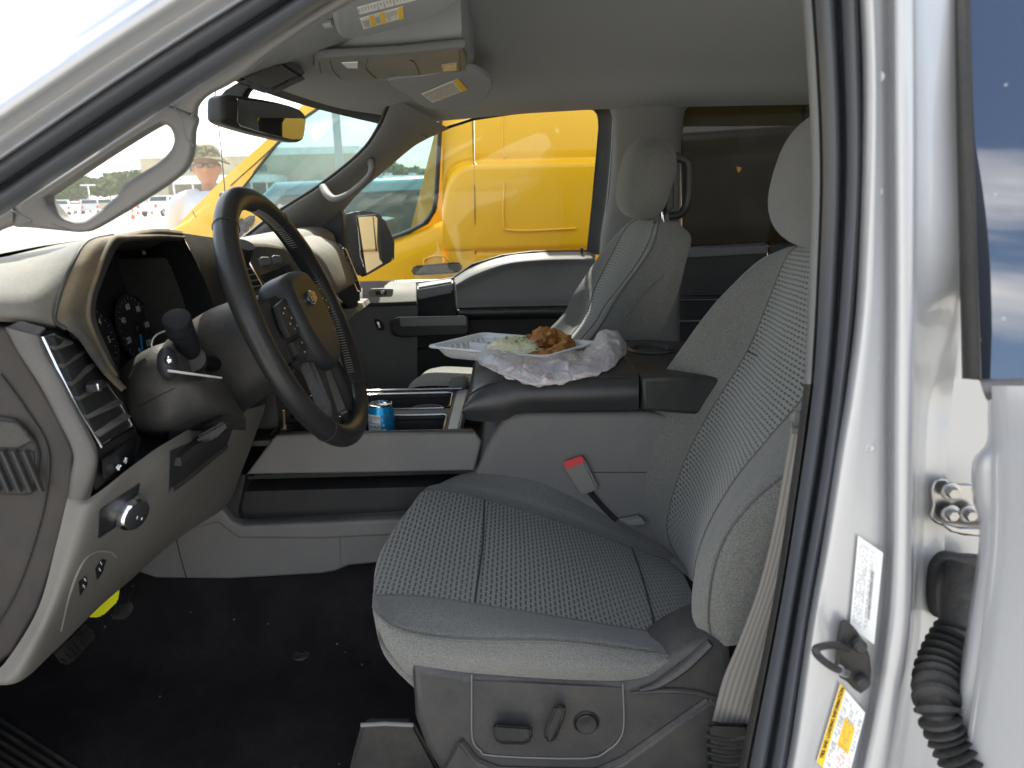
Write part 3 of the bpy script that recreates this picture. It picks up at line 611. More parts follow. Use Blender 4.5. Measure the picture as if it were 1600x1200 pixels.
def zlab(pts,Z,name,bands,par):
    q=zp(pts,Z) if not isinstance(Z,tuple) else [PP(x,y,Z[0],Z[1]) for x,y in pts]; sh=[(plate3(q,(0,0,-1) if not isinstance(Z,tuple) else Z[1],.0008,bev=.0001),PAPER)]
    for u0,u1,v0,v1,m in bands:
        c=[]
        for u,v in ((u0,v0),(u1,v0),(u1,v1),(u0,v1)):
            a=q[0].lerp(q[1],u); b_=q[3].lerp(q[2],u); p=a.lerp(b_,v); p.z-=.0006 if m is PAPERY else .001; c.append(p)
        sh.append(((c,[(0,1,2,3)],None,None),m))
    return ob(name,sh,par,recalc=False)
random.seed(9)
b=[(.86,1,0,1,PAPERY)]
for k in range(17):
    u=.05+k*.047; a=.08
    while a<.9:
        l=random.choice((.2,.3,.42)); b.append((u,u+.016,a,min(.92,a+l),INK)); a+=l+.06
zlab([(658,147),(716,123),(731,140),(676,161)],(vo+vN*.0012,vN),'warning_label',b,vs2)
vs1=ob('sun_visor',[(plate3(zp([(519,20),(521,36),(527,54),(538,61),(560,60),(620,46),(690,22),(740,-15),(760,-60),(700,-80),(560,-60),(520,-10)],1.752),(0,0,-1),.022,bev=.008,sm=2),HEADL),
  (tube([PZ(507,38,1.76),PZ(520,36,1.76)],.006,8,1),HEADL)],truck)
b=[(.22,.33,0,1,PAPERY),(.47,.58,0,1,PAPERY),(.88,1,0,1,PAPERY)]
for k in range(4): b.append((.05+k*.04,.065+k*.04,.2,.85,INK)); b.append((.36+k*.025,.37+k*.025,.2,.8,INK))
for k in range(9): b.append((.61+k*.029,.618+k*.029,.12,random.choice((.5,.85)),INK))
zlab([(562,29),(630,10),(631,28),(568,46)],1.7515,'warning_label',b,vs1)
b=[(.02+k*.055,.03+k*.055,.1,random.choice((.5,.6,.9)),INK) for k in range(17)]
zlab([(558,12),(650,-14),(652,0),(562,23)],1.7515,'warning_label',b,vs1)
# coat hook far back
ob('coat_hook',[(tube([P(1228,104,2.24),P(1226,114,2.2),P(1232,120,2.19),P(1240,116,2.2),P(1243,104,2.24)],.004,8,4),TRIMC)],truck)
# camera cover and mirror
rm=ob('rear_view_mirror',[(hull8(px([(362,124),(400,100),(440,88),(487,120),(450,137),(424,150),(386,137)],1.46),px([(372,120),(405,98),(440,86),(480,114),(450,130),(424,143),(390,132)],1.62),.012),BLK),
  (plate([(333,161),(352,140),(372,128),(392,134),(384,142),(376,160),(362,150),(345,166)],1.47,.03,bev=.003),BLK)],truck)
mc=P(416,184,1.50); mN=V((.98,-.20,-.02)).normalized()
bl=[(350,158),(353,151),(362,148),(390,151),(440,160),(466,168),(477,176),(480,190),(477,214),(473,221),(460,222),(410,211),(372,200),(355,193),(350,184)]
ob('mirror_housing',[(plateN(bl,mc,mN,.035,bev=.010,sm=2),BLK)],rm)
ob('mirror_glass',[(plateN([(372,154),(438,163),(466,171),(475,180),(477,196),(475,212),(470,218),(455,218),(410,207),(378,197),(371,190)],mc+mN*.002,mN,.005,bev=.001,sm=1),pbr('dimming_mirror_glass',(.32,.35,.36),.02,1.,smudge=.01))],rm)
# ------------------------------------------------------------------ dashboard
def zrow(Y,l): return [V((x,Y,z)) for x,z in l]
prof=[(-1.15,1.27),(-.95,1.345),(-.75,1.395),(-.62,1.415),(-.575,1.405),(-.56,1.37),(-.555,1.25),(-.575,1.12),(-.64,1.0),(-.8,.93),(-1.0,.92)]
pr2=[(-1.0,1.27),(-.85,1.35),(-.7,1.395),(-.58,1.41),(-.53,1.395),(-.515,1.36),(-.515,1.25),(-.55,1.12),(-.62,1.0),(-.8,.93),(-1.0,.92)]
dash=ob('dashboard',[(grid([zrow(1.42,prof),zrow(1.50,prof),zrow(1.62,prof),zrow(1.8,pr2),zrow(2.0,pr2),zrow(2.2,pr2),zrow(2.33,pr2)],4,4),DASH),
  (grid([zrow(.78,[(-1.2,1.27),(-.95,1.35),(-.8,1.40),(-.66,1.42)]),zrow(1.0,[(-1.2,1.27),(-.95,1.36),(-.8,1.42),(-.60,1.445)]),zrow(1.3,[(-1.2,1.27),(-.95,1.36),(-.8,1.425),(-.56,1.445)]),zrow(1.45,[(-1.2,1.27),(-.95,1.345),(-.75,1.395),(-.6,1.415)])],5,4),DASH),
  (grid([pr(r) for r in ([(-200,396,1.1),(-80,396,1.08),(0,396,1.05),(90,382,1.03),(190,365,1.0)],[(-200,408,.98),(-80,405,.97),(0,402,.95),(80,388,.95),(168,368,.96)],[(-200,430,.86),(-80,425,.86),(0,420,.86),(66,408,.86),(138,378,.88)],[(-200,462,.80),(-80,460,.80),(0,458,.80),(52,455,.805),(101,442,.83)],[(-200,488,.785),(-80,488,.785),(0,490,.785),(45,494,.79),(87,502,.81)],[(-200,500,.80),(-80,500,.80),(0,502,.80),(45,506,.805),(88,512,.82)])],5,4),DASH),
  (box((-.54,1.56,1.18),(.18,.28,.24),.02),BLKD),
  (box((-.89,1.18,1.16),(.38,.76,.30),.02),BLKD)],truck,60)
# passenger side: bright pad and vent pod
ob('passenger_pad',[(plate([(395,378),(440,376),(472,383),(497,398),(515,428),(526,458),(510,466),(480,470),(440,470),(400,470)],1.86,.27,bev=.02,sm=3),DASH),
 (plate([(505,484),(556,481),(560,488),(540,506),(500,520)],2.10,.2,bev=.01),GREYL)],dash)
vp=ob('vent_pod',[(hull8(px([(472,377),(532,382),(545,396),(562,446),(563,474),(548,484),(526,462),(519,436),(500,400)],2.10),px([(470,374),(528,377),(541,391),(558,441),(559,470),(545,480),(524,458),(515,432),(497,396)],2.24),.008),SHROUD)],dash)
ob('vent_frame',[(tube(px([(538,388),(543,397),(563,449),(559,455),(552,440),(537,400),(535,390)],2.096),.0022,8,3,closed=True),CHR)],vp)
each('vent_slat',[(tube(px([(541+k*3.4,402+k*9),(546+k*3.4,403+k*9)],2.098),.0022,6,1),GREYL) for k in range(5)],vp)
# centre stack: plane facing the driver
co=P(425,420,1.52); cn=V((.86,-.45,.24)).normalized()
def cpn(l,d,th,bev=.002,sm=0): return plateN(l,co+cn*d,cn,th,bev=bev,sm=sm)
cs=ob('centre_stack',[(cpn([(372,386),(395,376),(438,380),(452,392),(478,432),(492,470),(488,500),(440,500),(380,470),(366,420)],0,.10,.012,2),BEZEL),
  (cpn([(375,402),(386,400),(410,446),(398,455),(378,450)],.003,.02,.002),BLKD),(cpn([(441,416),(452,412),(472,446),(466,450)],.003,.004,.001),BLKD),
  (cpn([(405,405),(409,401),(420,401),(424,407),(423,414),(410,416)],.004,.008,.002),GREYD),(cpn([(425,401),(429,398),(438,399),(442,405),(441,411),(430,412)],.004,.008,.002),GREYD)],dash)
ob('screen',[(cpn([(408,430),(440,418),(446,418),(458,446),(452,450),(424,449)],.004,.006,.001),pbr('glossy_screen',(.012,.012,.012),.06,coat=1.)),],cs)
each('vent_slat',[(tube([PP(376+k*4,413+k*9,co+cn*.006,cn),PP(392+k*4,410+k*9,co+cn*.006,cn)],.0016,6,1),GREYD) for k in range(5)]+[(tube([PP(x,y,co+cn*.006,cn) for x,y in ((384,400),(409,447))],.002,6,1),CHR)],cs)
# instrument hood and bezel
bo=[(285,361,1.34),(250,357,1.2),(215,360,1.08),(176,367,.97),(136,378,.88),(113,412,.84),(99,445,.825),(88,480,.81),(86,502,.81),(103,514,.815),(122,529,.83),(142,558,.85),(165,588,.87),(190,612,.89)]
bi=[(287,371,1.34),(252,369,1.2),(222,370,1.08),(196,371,.98),(176,374,.91),(160,403,.875),(150,432,.86),(140,462,.85),(137,492,.85),(143,515,.855),(154,540,.865),(167,566,.88),(180,586,.895),(198,606,.915)]
b2=[(a+3,b_+6,c+.03) for a,b_,c in bi]
b3=[(285,376,1.36),(252,376,1.25),(224,377,1.15),(200,378,1.07),(186,384,1.0),(172,410,.97),(162,436,.96),(152,464,.95),(149,492,.95),(155,515,.955),(166,540,.965),(178,566,.98),(190,586,.995),(206,606,1.01)]
mb=[((a[0]+b_[0])/2,(a[1]+b_[1])/2-1,(a[2]+b_[2])/2-.008) for a,b_ in zip(bo,bi)]
bz=ob('instrument_bezel',[(grid([pr(bo),pr(mb),pr(bi)],4,4),BEZEL),(grid([pr(bi),pr(b2),pr(b3)],4,3),SHROUD),
  (tube(pr(bo[3:10]),.0022,8,4),SHROUD),(tube(pr(bi[:13]),.003,8,4),BEZEL),
  (grid([pr([(284,364,1.34),(299,394,1.345),(314,425,1.35),(329,462,1.36),(338,500,1.36)]),pr([(338,372,1.46),(356,395,1.46),(368,425,1.46),(376,465,1.46),(386,500,1.46)])],4,1),SHROUD)],dash,60)
GX=-.67
def gq(y,z): return V((GX,y,z))
gn=V((.985,0,.17)).normalized(); gu=V((-.17,0,.985)).normalized()
cl=ob('instrument_cluster',[(plate3([gq(.90,1.20),gq(1.50,1.20),gq(1.50,1.20)+gu*.235,gq(.90,1.20)+gu*.235],gn,.01,bev=.002),BLKD),
 (grid([pr(bi[:6]),[V((GX,a.y+.02,1.428)) for a in pr(bi[:6])]],3,2),BLKD),
 (grid([pr([(285,369,1.34),(299,395,1.345),(314,425,1.35),(329,462,1.36),(338,500,1.36),(345,560,1.36)]),[V((GX,1.44,z)) for z in (1.43,1.40,1.36,1.32,1.27,1.2)]],3,2),BLKD),
 (box((-.55,1.19,1.17),(.24,.5,.012),.002),BLKD),(box((-.665,1.43,1.30),(.16,.07,.20),.02),SHROUD)],dash)
gs=[]
def dial(cy,cz,r,nums,na,a0,a1,mk,par):
    c=V((GX,cy,cz))+gn*.006; e1=V((0,1,0)); e2=gu
    sh=[(lathe([(r*1.08,0),(r*1.08,.004),(r*1.04,.005),(r*1.03,.001)],c,gn,48),BLK)]
    for k in range(mk+1):
        a=R_(a0+(a1-a0)*k/mk); d=e1*math.cos(a)+e2*math.sin(a); l=.006 if k%4 else .009
        t=d.cross(gn); p=c+gn*.0022
        sh.append((([p+d*r*.99+t*.0004,p+d*r*.99-t*.0004,p+d*(r-l)-t*.0004,p+d*(r-l)+t*.0004],[(0,1,2,3)],None,None),print_w))
    for k,s in enumerate(nums):
        a=R_(a0+(a1-a0)*k/(len(nums)-1)); d=e1*math.cos(a)+e2*math.sin(a)
        sh.append((text(s,c+gn*.0022+d*(r-.017),e1,e2,.0150,.0001,bold=.0003),print_w))
    g=ob('gauge',sh,par,recalc=False)
    d=e1*math.cos(R_(na))+e2*math.sin(R_(na)); t=d.cross(gn)*.0017
    p=c+gn*.006
    sh=[(hull8([p+d*.012-t,p+d*.012+t,p+d*r*.82+t*.5,p+d*r*.82-t*.5],[p+d*.012-t+gn*.002,p+d*.012+t+gn*.002,p+d*r*.82+t*.5+gn*.002,p+d*r*.82-t*.5+gn*.002],0),BLUEN),(lathe([(.011,0),(.011,.003),(.009,.006)],c+gn*.004,gn,20),BLKD)]
    ob('needle',sh,par)
dc=PX(207,515,GX)
dial(dc.y,dc.z,.058,['0','20','40','60','80','100','120'],250,250,-50,24,cl)
dc2=PX(136,500,GX); dial(dc.y-.14,dc.z+.004,.058,['0','1','2','3','4','5','6'],235,235,-55,24,cl)
# near vent: frame, slats, switches
def band(l1,l2,su=4,sv=2,mid=None):
    return grid([pr(l1)]+([pr(mid)] if mid else [])+[pr(l2)],su,sv)
vf=ob('vent_housing',[
  (hull8(pr([(8,512,.785),(33,500,.79),(72,512,.80),(58,526,.785)]),pr([(8,520,.80),(33,508,.80),(72,520,.81),(58,534,.80)]),.001),GREYV),
  (grid([pr([(8,510,.79),(30,552,.785),(62,602,.782),(90,655,.78),(114,706,.78),(111,740,.78),(106,778,.785)]),pr([(12,512,.778),(34,554,.775),(66,602,.772),(94,655,.77),(118,708,.77),(115,742,.77),(110,780,.775)]),
    pr([(56,524,.778),(72,560,.776),(94,598,.774),(122,655,.772),(146,706,.772),(144,740,.772),(128,782,.776)]),pr([(62,522,.79),(77,556,.788),(99,594,.785),(127,650,.784),(152,704,.784),(150,740,.784),(140,780,.79)])],4,3),GREYV),
  (hull8(pr([(62,522,.79),(78,514,.80),(122,530,.88),(156,570,.90),(191,625,.93),(214,672,.94),(214,690,.94),(206,728,.93),(146,770,.79),(151,706,.785),(126,650,.785)]),pr([(50,530,1.0),(70,520,1.0),(122,535,1.05),(156,575,1.07),(191,630,1.08),(210,680,1.08),(210,690,1.08),(200,728,1.06),(150,765,1.0),(150,706,1.0),(126,650,1.0)]),.003),BLK)],dash,60)
ov=[(66,527,.79),(82,523,.80),(118,540,.87),(150,580,.89),(182,624,.92),(205,667,.93),(156,697,.79),(121,641,.788),(92,583,.788)]
ctr=sum((P(*o) for o in ov),V())/9; vn=V((.93,-.36,.06)).normalized()
ob('vent_frame',[(tube([P(x,y,Y)+vn*.001 for x,y,Y in ov],.0022,8,1,closed=True),CHR)],vf)
ob('vent_recess',[((lambda q:(q,[tuple(range(len(q)))],None,None))([P(x,y,Y)+vn*.0006 for x,y,Y in ov]),BLKD)],vf)
lL=cr_pts(pr([(66,527,.79),(92,583,.788),(121,641,.788),(156,697,.79)]),8); lR=cr_pts(pr([(86,524,.80),(118,540,.87),(150,580,.89),(182,624,.92),(205,667,.93)]),6)
sl=[]
for k in range(6):
    a=lL[int((k+.6)/6.2*(len(lL)-1))]; b_=lR[int((k+1.0)/6.6*(len(lR)-1))]
    d=vn*.011; up=V((0,0,.0012)); tilt=V((0,0,-.004))
    sl.append((hull8([a-up,b_-up,b_-up+d+tilt,a-up+d+tilt],[a+up,b_+up,b_+up+d+tilt,a+up+d+tilt],.0006),SLAT))
each('vent_slat',sl,vf)
ob('vent_knob',[(box(P(132,603,.83)+vn*.016,(.016,.022,.009),.003,(0,0,.35)),BLK),(box(P(128,604,.82)+vn*.024,(.004,.006,.008),.001),CHR)],vf)
sw=ob('mirror_switch',[(hull8([P(x,y,Y)+vn*.004 for x,y,Y in ((158,718,.79),(206,684,.93),(206,718,.925),(161,748,.80))],[P(x,y,Y) for x,y,Y in ((158,718,.79),(206,684,.93),(206,718,.925),(161,748,.80))],.001),BLK)],vf)
def icon(l,Y,off,n): return [(tube([P(x,y,Y)+n*off for x,y in s],.0007,5,1),print_w) for s in l]
each('icon',icon([[(176,731),(180,726)],[(178,734),(183,727)],[(176,729),(181,734)]],.835,.0055,vn)+icon([[(188,722),(192,716)],[(187,719),(193,721)],[(191,724),(190,715)]],.865,.0055,vn),sw)
# end cap
ec=ob('dash_end_cap',[(plate([(-120,505),(0,512),(9,512),(34,556),(62,602),(92,655),(116,707),(110,775),(92,850),(60,950),(20,1020),(-10,1045),(-120,1060)],.80,.03,bev=.004),ENDCAP),
  (tube(px([(0,585),(40,640),(74,700),(72,770),(52,850),(22,930),(-20,1000)],.798),.0012,6,4),SEALD),
  (plate([(-100,640),(0,652),(20,655),(54,692),(60,712),(54,768),(40,776),(0,775),(-100,770)],.794,.01,bev=.005,sm=0),ENDCAP),
  (plate([(-100,665),(0,658),(26,662),(50,690),(28,702),(0,702),(-100,700)],.790,.008,bev=.003),SHROUD)],dash)
ob('vent_backing',[(plate([(-80,702),(52,706),(55,740),(50,770),(-80,768)],.7925,.002,bev=.0005),BLKD)],ec)
each('vent_slot',[(tube(px([(-30+k*17,704),(-2+k*17,768)],.790),.0042,8,1,sq=.5),SHROUD) for k in range(5)],ec)
# knee panel
KP=[[(106,776,.79),(140,778,.79),(208,727,.85),(262,690,.93),(330,655,1.1),(415,632,1.33)],
    [(100,800,.785),(142,795,.785),(205,752,.855),(268,722,.93),(335,690,1.1),(408,655,1.335)],
    [(88,850,.785),(124,858,.785),(188,822,.875),(265,775,.97),(320,750,1.15),(378,735,1.345)],
    [(60,950,.785),(90,950,.785),(158,892,.90),(228,850,1.03),(285,822,1.2),(350,794,1.36)],
    [(12,1030,.785),(52,1030,.785),(112,985,.93),(172,930,1.08),(222,890,1.2),(280,832,1.36)],
    [(-25,1066,.785),(33,1062,.788),(84,1018,.935),(138,963,1.085),(205,900,1.2),(272,838,1.37)],
    [(-25,1070,.80),(30,1064,.81),(80,1015,.97),(130,960,1.12),(200,895,1.24),(262,835,1.40)]]
kp=ob('knee_panel',[(grid([pr(r) for r in KP],6,6),GREYK)],dash,60)
kb=bvh(kp)
ls=ob('headlight_switch',[(onto_grid([(156,797),(219,755),(210,805),(154,842)],kb,.003),BLK)],kp)
_a=S(180,790,kb);_b=S(215,770,kb);_c=S(185,830,kb); kpn=(_b-_a).cross(_c-_a).normalized(); kpn=kpn*(1 if kpn.dot(CAM-_a)>0 else -1)
kpn=(kpn*.6+V((.8,-.6,.1))*.4).normalized(); kc=S(197,797,kb,.002)
ob('knob',[(lathe([(.0215,-.004),(.0215,.012),(.019,.016),(.0185,.017)],kc,kpn,36),CHR),(lathe([(.0184,.01),(.0184,.018),(.016,.0195)],kc,kpn,36),BLK)],ls)
each('icon',[(tube([kc+kpn*.0205+V((0,a,b_)),kc+kpn*.0205+V((0,a+.003,b_+.002))],.0006,5,1),print_w) for a,b_ in ((.0,.008),(.006,.002),(.004,-.006),(-.006,0))],ls)
for l in ([(122,910),(135,898),(138,912),(124,933)],[(148,890),(160,872),(167,874),(160,896),(151,908)]):
    s_=ob('dimmer_switch',[(onto(l,kb,.0025,.008),BLK)],kp)
    each('icon',[(tube([S(l[1][0]+dx,l[1][1]+dy,kb,.0035),S(l[1][0]+dx+2,l[1][1]+dy+4,kb,.0035)],.0006,5,1),print_w) for dx,dy in ((-3,6),(-5,16))],s_)
# dark skin on the knee panel puts the shade of the tray opening into colour
ob('tray_recess_shade',[(onto_grid([(266,704),(366,662),(353,702),(264,772)],kb,.002,10),BLKD),
  (tube([S(266,766,kb,.004),S(302,739,kb,.004),S(330,716,kb,.004),S(352,699,kb,.004)],.005,8,3),SHROUD)],kp)
ob('panel_groove',[(tube([S(x,y,kb,.0002) for x,y in ((95,985),(108,930),(128,880),(150,862),(172,862),(182,870))],.0016,6,4),GREYL)],kp)
# ------------------------------------------------------------------ steering column and wheel
WC=V((-.323,1.17,1.317)); wn=V((math.cos(R_(21)),0,math.sin(R_(21)))); we1=V((0,1,0)); we2=V((-math.sin(R_(21)),0,math.cos(R_(21))))
def W(a,b_,c=0): return WC+we1*a+we2*b_+wn*c
def ring(c,ra,rb,e=.7,n=24,dy=0,dz=0):
    sg=lambda x:math.copysign(abs(x)**e,x)
    return [W(dy+sg(math.cos(2*math.pi*k/n))*ra,dz+sg(math.sin(2*math.pi*k/n))*rb,c) for k in range(n)]
colr=[ring(c,a,b_,.72,dz=z,dy=y) for c,a,b_,z,y in ((-.045,.055,.055,-.005,0),(-.06,.072,.070,-.01,0),(-.12,.082,.080,-.015,0),(-.17,.082,.080,-.025,0),(-.23,.085,.080,-.04,0),(-.34,.088,.082,-.06,0))]
T=[list(x) for x in zip(*colr)]
cm=ob('steering_column',[(grid(T+[T[0]],4,1),SHROUD),
  ],dash,60)
lcv=ob('column_cover',[(grid([pr(r) for r in (
 [(176,606,1.06),(190,578,1.05),(209,561,1.05),(236,546,1.05),(268,538,1.07),(300,520,1.12)],
 [(179,600,1.0),(194,572,.985),(213,556,.975),(238,542,.97),(268,531,.985),(300,512,1.05)],
 [(184,606,.965),(199,581,.95),(218,566,.94),(242,553,.94),(272,545,.96),(305,538,1.03)],
 [(195,624,.945),(212,606,.925),(232,596,.92),(256,590,.925),(288,588,.95),(325,586,1.02)],
 [(204,648,.935),(228,634,.92),(255,622,.915),(285,608,.925),(315,600,.95),(348,596,1.03)],
 [(213,668,.94),(236,668,.925),(266,663,.925),(300,649,.94),(340,641,.97),(382,650,1.08)],
 [(218,676,.97),(240,678,.96),(268,673,.96),(303,658,.98),(343,650,1.02),(384,658,1.13)],
 [(222,690,1.06),(244,690,1.06),(270,690,1.06),(305,680,1.08),(345,672,1.12),(384,672,1.2)])],5,4),SHROUD)],dash,60)
lb=bvh(lcv)
each('seam',[(tube([S(x,y,lb,.0003) for x,y in ((214,637),(240,623),(270,608),(296,595))],.0009,6,3),BLKD),(tube([S(x,y,lb,.0005) for x,y in ((202,590),(208,578),(216,569),(229,560))],.0022,6,3),BLKD)],lcv)
ob('recess_shade_filler',[(hull8(pr([(258,704,.955),(266,668,.96),(303,652,1.01),(343,644,1.08),(382,652,1.2),(368,670,1.22)]),pr([(258,704,1.02),(266,668,1.02),(303,652,1.07),(343,644,1.14),(382,652,1.26),(368,670,1.28)]),.001),BLKD)],lcv)  # solid dark filler stands for the shaded depth below the column cover
each('column_trim',[(tube([S(x,y,lb,.003) if 0 else P(x,y,.925) for x,y in ((247,556),(242,550),(238,544),(237,536),(240,528),(246,522),(258,517))],.0011,6,4),BEZELW)],cm)
sx_=W(-.075,-.01,-.12)
ob('turn_signal_lever',[(tube([sx_,P(305,560,1.02),P(292,535,.97),P(280,510,.935)],[.011,.012,.0145,.0165],18,3),LEV),(lathe([(.0165,0),(.0158,.003),(.012,.004)],P(277,500,.93),(P(277,500,.93)-P(284,520,.945)),24),LEV),(tube([P(283,520,.947),P(276,498,.93)],.0168,24,1),LEV),
   (tube([P(298,560,.985),P(300,566,1.0)],.0185,20,1),SHROUD)],cm)
ob('tilt_lever',[(ball(P(262,568,.92),(.012,.014,.021),n=20),BLK),(ball(P(264,563,.905),(.0055,.005,.0055),n=14),CHR)],cm)
ob('shift_lever',[(tube([W(.085,.02,-.08),P(362,430,1.32),P(372,412,1.31),P(382,382,1.30)],[.008,.010,.0165,.0175],16,4),BLK)],cm)
ob('hood_release_handle',[(hull8(px([(305,682),(332,668),(352,656),(358,664),(336,686),(312,694)],.985),px([(305,682),(332,668),(352,656),(358,664),(336,686),(312,694)],1.015),.004),BLK)],kp)
tk=lambda a:math.radians(a)
def rimpt(a,r=.1935): return W(math.cos(tk(a))*r,math.sin(tk(a))*r*1.0)
rim=[rimpt(a) for a in range(0,360,10)]
rr_=[]
for a in range(0,360,10):
    g=max(0,1-abs(((a-25+180)%360)-180)/25)+max(0,1-abs(((a-155+180)%360)-180)/25); rr_.append(.0175+.0022*g)
wh=ob('steering_wheel',[(tube(rim,rr_,20,3,closed=True,sq=.92),LEATW)],truck,60)
hub=[W(a,b_,.028) for a,b_ in ((-.062,.058),(-.03,.068),(.03,.068),(.062,.058),(.074,.02),(.070,-.03),(.05,-.072),(.02,-.088),(-.02,-.088),(-.05,-.072),(-.070,-.03),(-.074,.02))]
hb=ob('airbag_cover',[(plate3(cr_pts(hub,3,True),wn,.055,bev=.016,res=5),HUBM)],wh,50)
spk=[]
for s in (-1,1):
    spk.append((hull8([W(s*.060,.045,.012),W(s*.060,-.05,.012),W(s*.155,-.045,.0),W(s*.182,-.03,-.004),W(s*.184,.03,-.004),W(s*.155,.05,0)],[W(s*.060,.045,-.03),W(s*.060,-.05,-.03),W(s*.155,-.04,-.025),W(s*.180,-.025,-.02),W(s*.182,.025,-.02),W(s*.155,.045,-.025)],.006),BLK))
    q=[W(s*.062,-.055,.008),W(s*.02,-.085,.008),W(s*.03,-.168,-.002),W(s*.055,-.185,-.006),W(s*.085,-.172,-.006),W(s*.075,-.13,.004)]
    spk.append((hull8(q,[p-wn*.022 for p in q],.005),BLK))
q=[W(-.04,-.08,.006),W(.04,-.08,.006),W(.05,-.10,.003),W(.035,-.165,-.004),W(-.035,-.165,-.004),W(-.05,-.10,.003)]
ob('spoke',spk,wh,45)
for s in (-1,1):
    l=[(.076,.038),(.118,.034),(.132,.006),(.128,-.012),(.08,-.014)]
    pd=ob('control_pad',[(plate3([W(s*a,b_,.018) for a,b_ in l],wn,.01,bev=.002),BLKD),(plate3([W(s*a,b_-.032,.014) for a,b_ in ((.078,.012),(.122,.012),(.122,-.006),(.104,-.022),(.084,-.016))],wn,.01,bev=.002),BLKD)],wh)
    ic=[]
    for a,b_ in ((.088,.026),(.104,.026),(.118,.020),(.096,.010),(.088,-.004),(.112,.004),(.104,-.006),(.09,-.028),(.112,-.030),(.098,-.042)):
        ic.append((text(random.choice('+-<>o^'),W(s*a,b_,.0195 if b_>-.02 else .0155),we1,we2,.007,.0001),print_w))
    each('icon',ic,pd,recalc=False)
ec_=W(0,.022,.0295)
def ell(a,b_,h,m): return (lathe([(a,0),(a,h),(a*.93,h+.0008)],ec_,wn,32,sq=(1,b_)),m)
em=ob('emblem',[ell(.0215,.52,.002,CHR),ell(.0195,.50,.0033,pbr('emblem_blue',(.02,.035,.09),.25,coat=.6)),(text('Ford',ec_+wn*.0044,we1,we2,.0165,.0002,bold=.0002),pbr('worn_gold',(.55,.42,.22),.35,.8))],hb)
em.data.update()
st_=[]
for i,a in enumerate([x*1.6 for x in range(-28,50)]):
    d=we1*math.cos(tk(a))+we2*math.sin(tk(a)); tg=we2*math.cos(tk(a))-we1*math.sin(tk(a))
    c=rimpt(a)-d*.0172
    st_.append((tube([c+wn*.006-tg*.0012,c-d*.0012+wn*.0,c-wn*.006+tg*.0016],.0006,5,1),GREYL))
ob('stitching',st_,wh)
each('seam',[(tube([rimpt(a)+(we1*math.cos(tk(a))+we2*math.sin(tk(a)))*math.cos(t*math.pi/8)*.0184+wn*math.sin(t*math.pi/8)*.0172 for t in range(16)],.0007,5,1,closed=True),SEALD) for a in (128,232,308,52)],wh)
# ------------------------------------------------------------------ pedals
pd=ob('brake_pedal',[(hull8(pr([(82,1020,1.19),(128,975,1.33),(150,990,1.33),(148,1000,1.32),(112,1038,1.19),(98,1040,1.18)]),pr([(80,1010,1.25),(126,965,1.38),(148,980,1.38),(146,990,1.37),(112,1028,1.25),(98,1030,1.24)]),.004),PEDAL)]+
 [(tube(pr([(92+k*7.5,1027-k*7.8,1.195+k*.02),(106+k*6.6,1036-k*6.4,1.175+k*.021)]),.0012,5,1),SEALD) for k in range(6)],truck)
ob('accelerator_pedal',[(hull8(pr([(165,950,1.38),(180,930,1.38),(205,925,1.38),(210,945,1.36),(205,960,1.34),(190,971,1.33),(172,968,1.34)]),pr([(165,940,1.44),(180,920,1.44),(205,915,1.44),(210,935,1.42),(205,950,1.40),(190,961,1.39),(172,958,1.40)]),.004),PEDAL)]+[(tube(pr([(176+k*5,965-k*3,1.335),(186+k*5,932-k*2,1.37)]),.0012,5,1),SEALD) for k in range(5)],truck)
ob('pedal_tag',[(hull8(px([(134,963),(150,945),(182,914),(187,922),(184,940),(160,963),(146,966)],1.24),px([(134,955),(150,937),(182,906),(187,914),(184,932),(160,955),(146,958)],1.29),.003),YELS)],truck)
cb=bvh(carpet)
for k in range(6):
    ob('floor_mat_rib',[(tube([S(x,y,cb,.002) for x,y in ((-20,1112+k*17),(40,1150+k*17),(95,1186+k*17),(150,1225+k*17))],.004,8,3),SEALD)],carpet)
ob('carpet_button',[(lathe([(.018,0),(.016,.003),(.009,.004),(.006,.002),(.0,.002)],S(470,1024,cb,.001),(0,0,1),24),SEALD)],carpet)
# ------------------------------------------------------------------ centre console
cc=ob('centre_console',[
 (plate([(384,742),(424,688),(432,680),(742,677),(752,690),(741,736)],1.375,.016,bev=.005),GREY),
 (box((-.31,1.55,.972),(.5,.30,.006),.001),BLKD),
 (plate([(425,690),(437,676),(520,676),(738,671),(742,676),(738,690)],1.385,.008,bev=.002),SHROUD),
 (plate([(741,738),(780,664),(792,651),(803,646),(1010,644),(1100,660),(1180,900),(1180,1000),(700,1000),(700,780)],1.39,.34,bev=.01),GREY),
 (plate([(211,893),(244,904),(360,905),(500,897),(524,893),(545,884),(590,880),(720,876),(720,805),(500,817),(378,823),(362,816),(346,796),(276,832)],1.365,.05,bev=.005),GREY),
 (plate([(276,834),(346,796),(362,815),(378,822),(500,817),(720,807),(720,832),(500,843),(372,842),(340,818)],1.358,.03,bev=.006),GREY),
 (box((-.28,1.55,.86),(.75,.30,.17),.01),BLKD),
 (plate([(400,738),(740,734),(740,810),(352,818),(362,790)],1.52,.01,bev=.001),BLKD),
 (plate([(352,740),(384,742),(372,800),(378,822),(350,800)],1.38,.20,bev=.004),BLKD)],truck,50)
each('seam',[(tube(px([(275,840),(282,870),(291,902)],1.3635),.0009,6,2),SEALD),(tube(px([(532,822),(531,850),(532,888)],1.3635),.0005,6,2),GREYD),(tube(px([(920,738),(1010,738)],1.389),.0008,6,1),SEALD),(tube(px([(283,832),(330,810)],1.364),.0016,6,1),CHR)],cc)
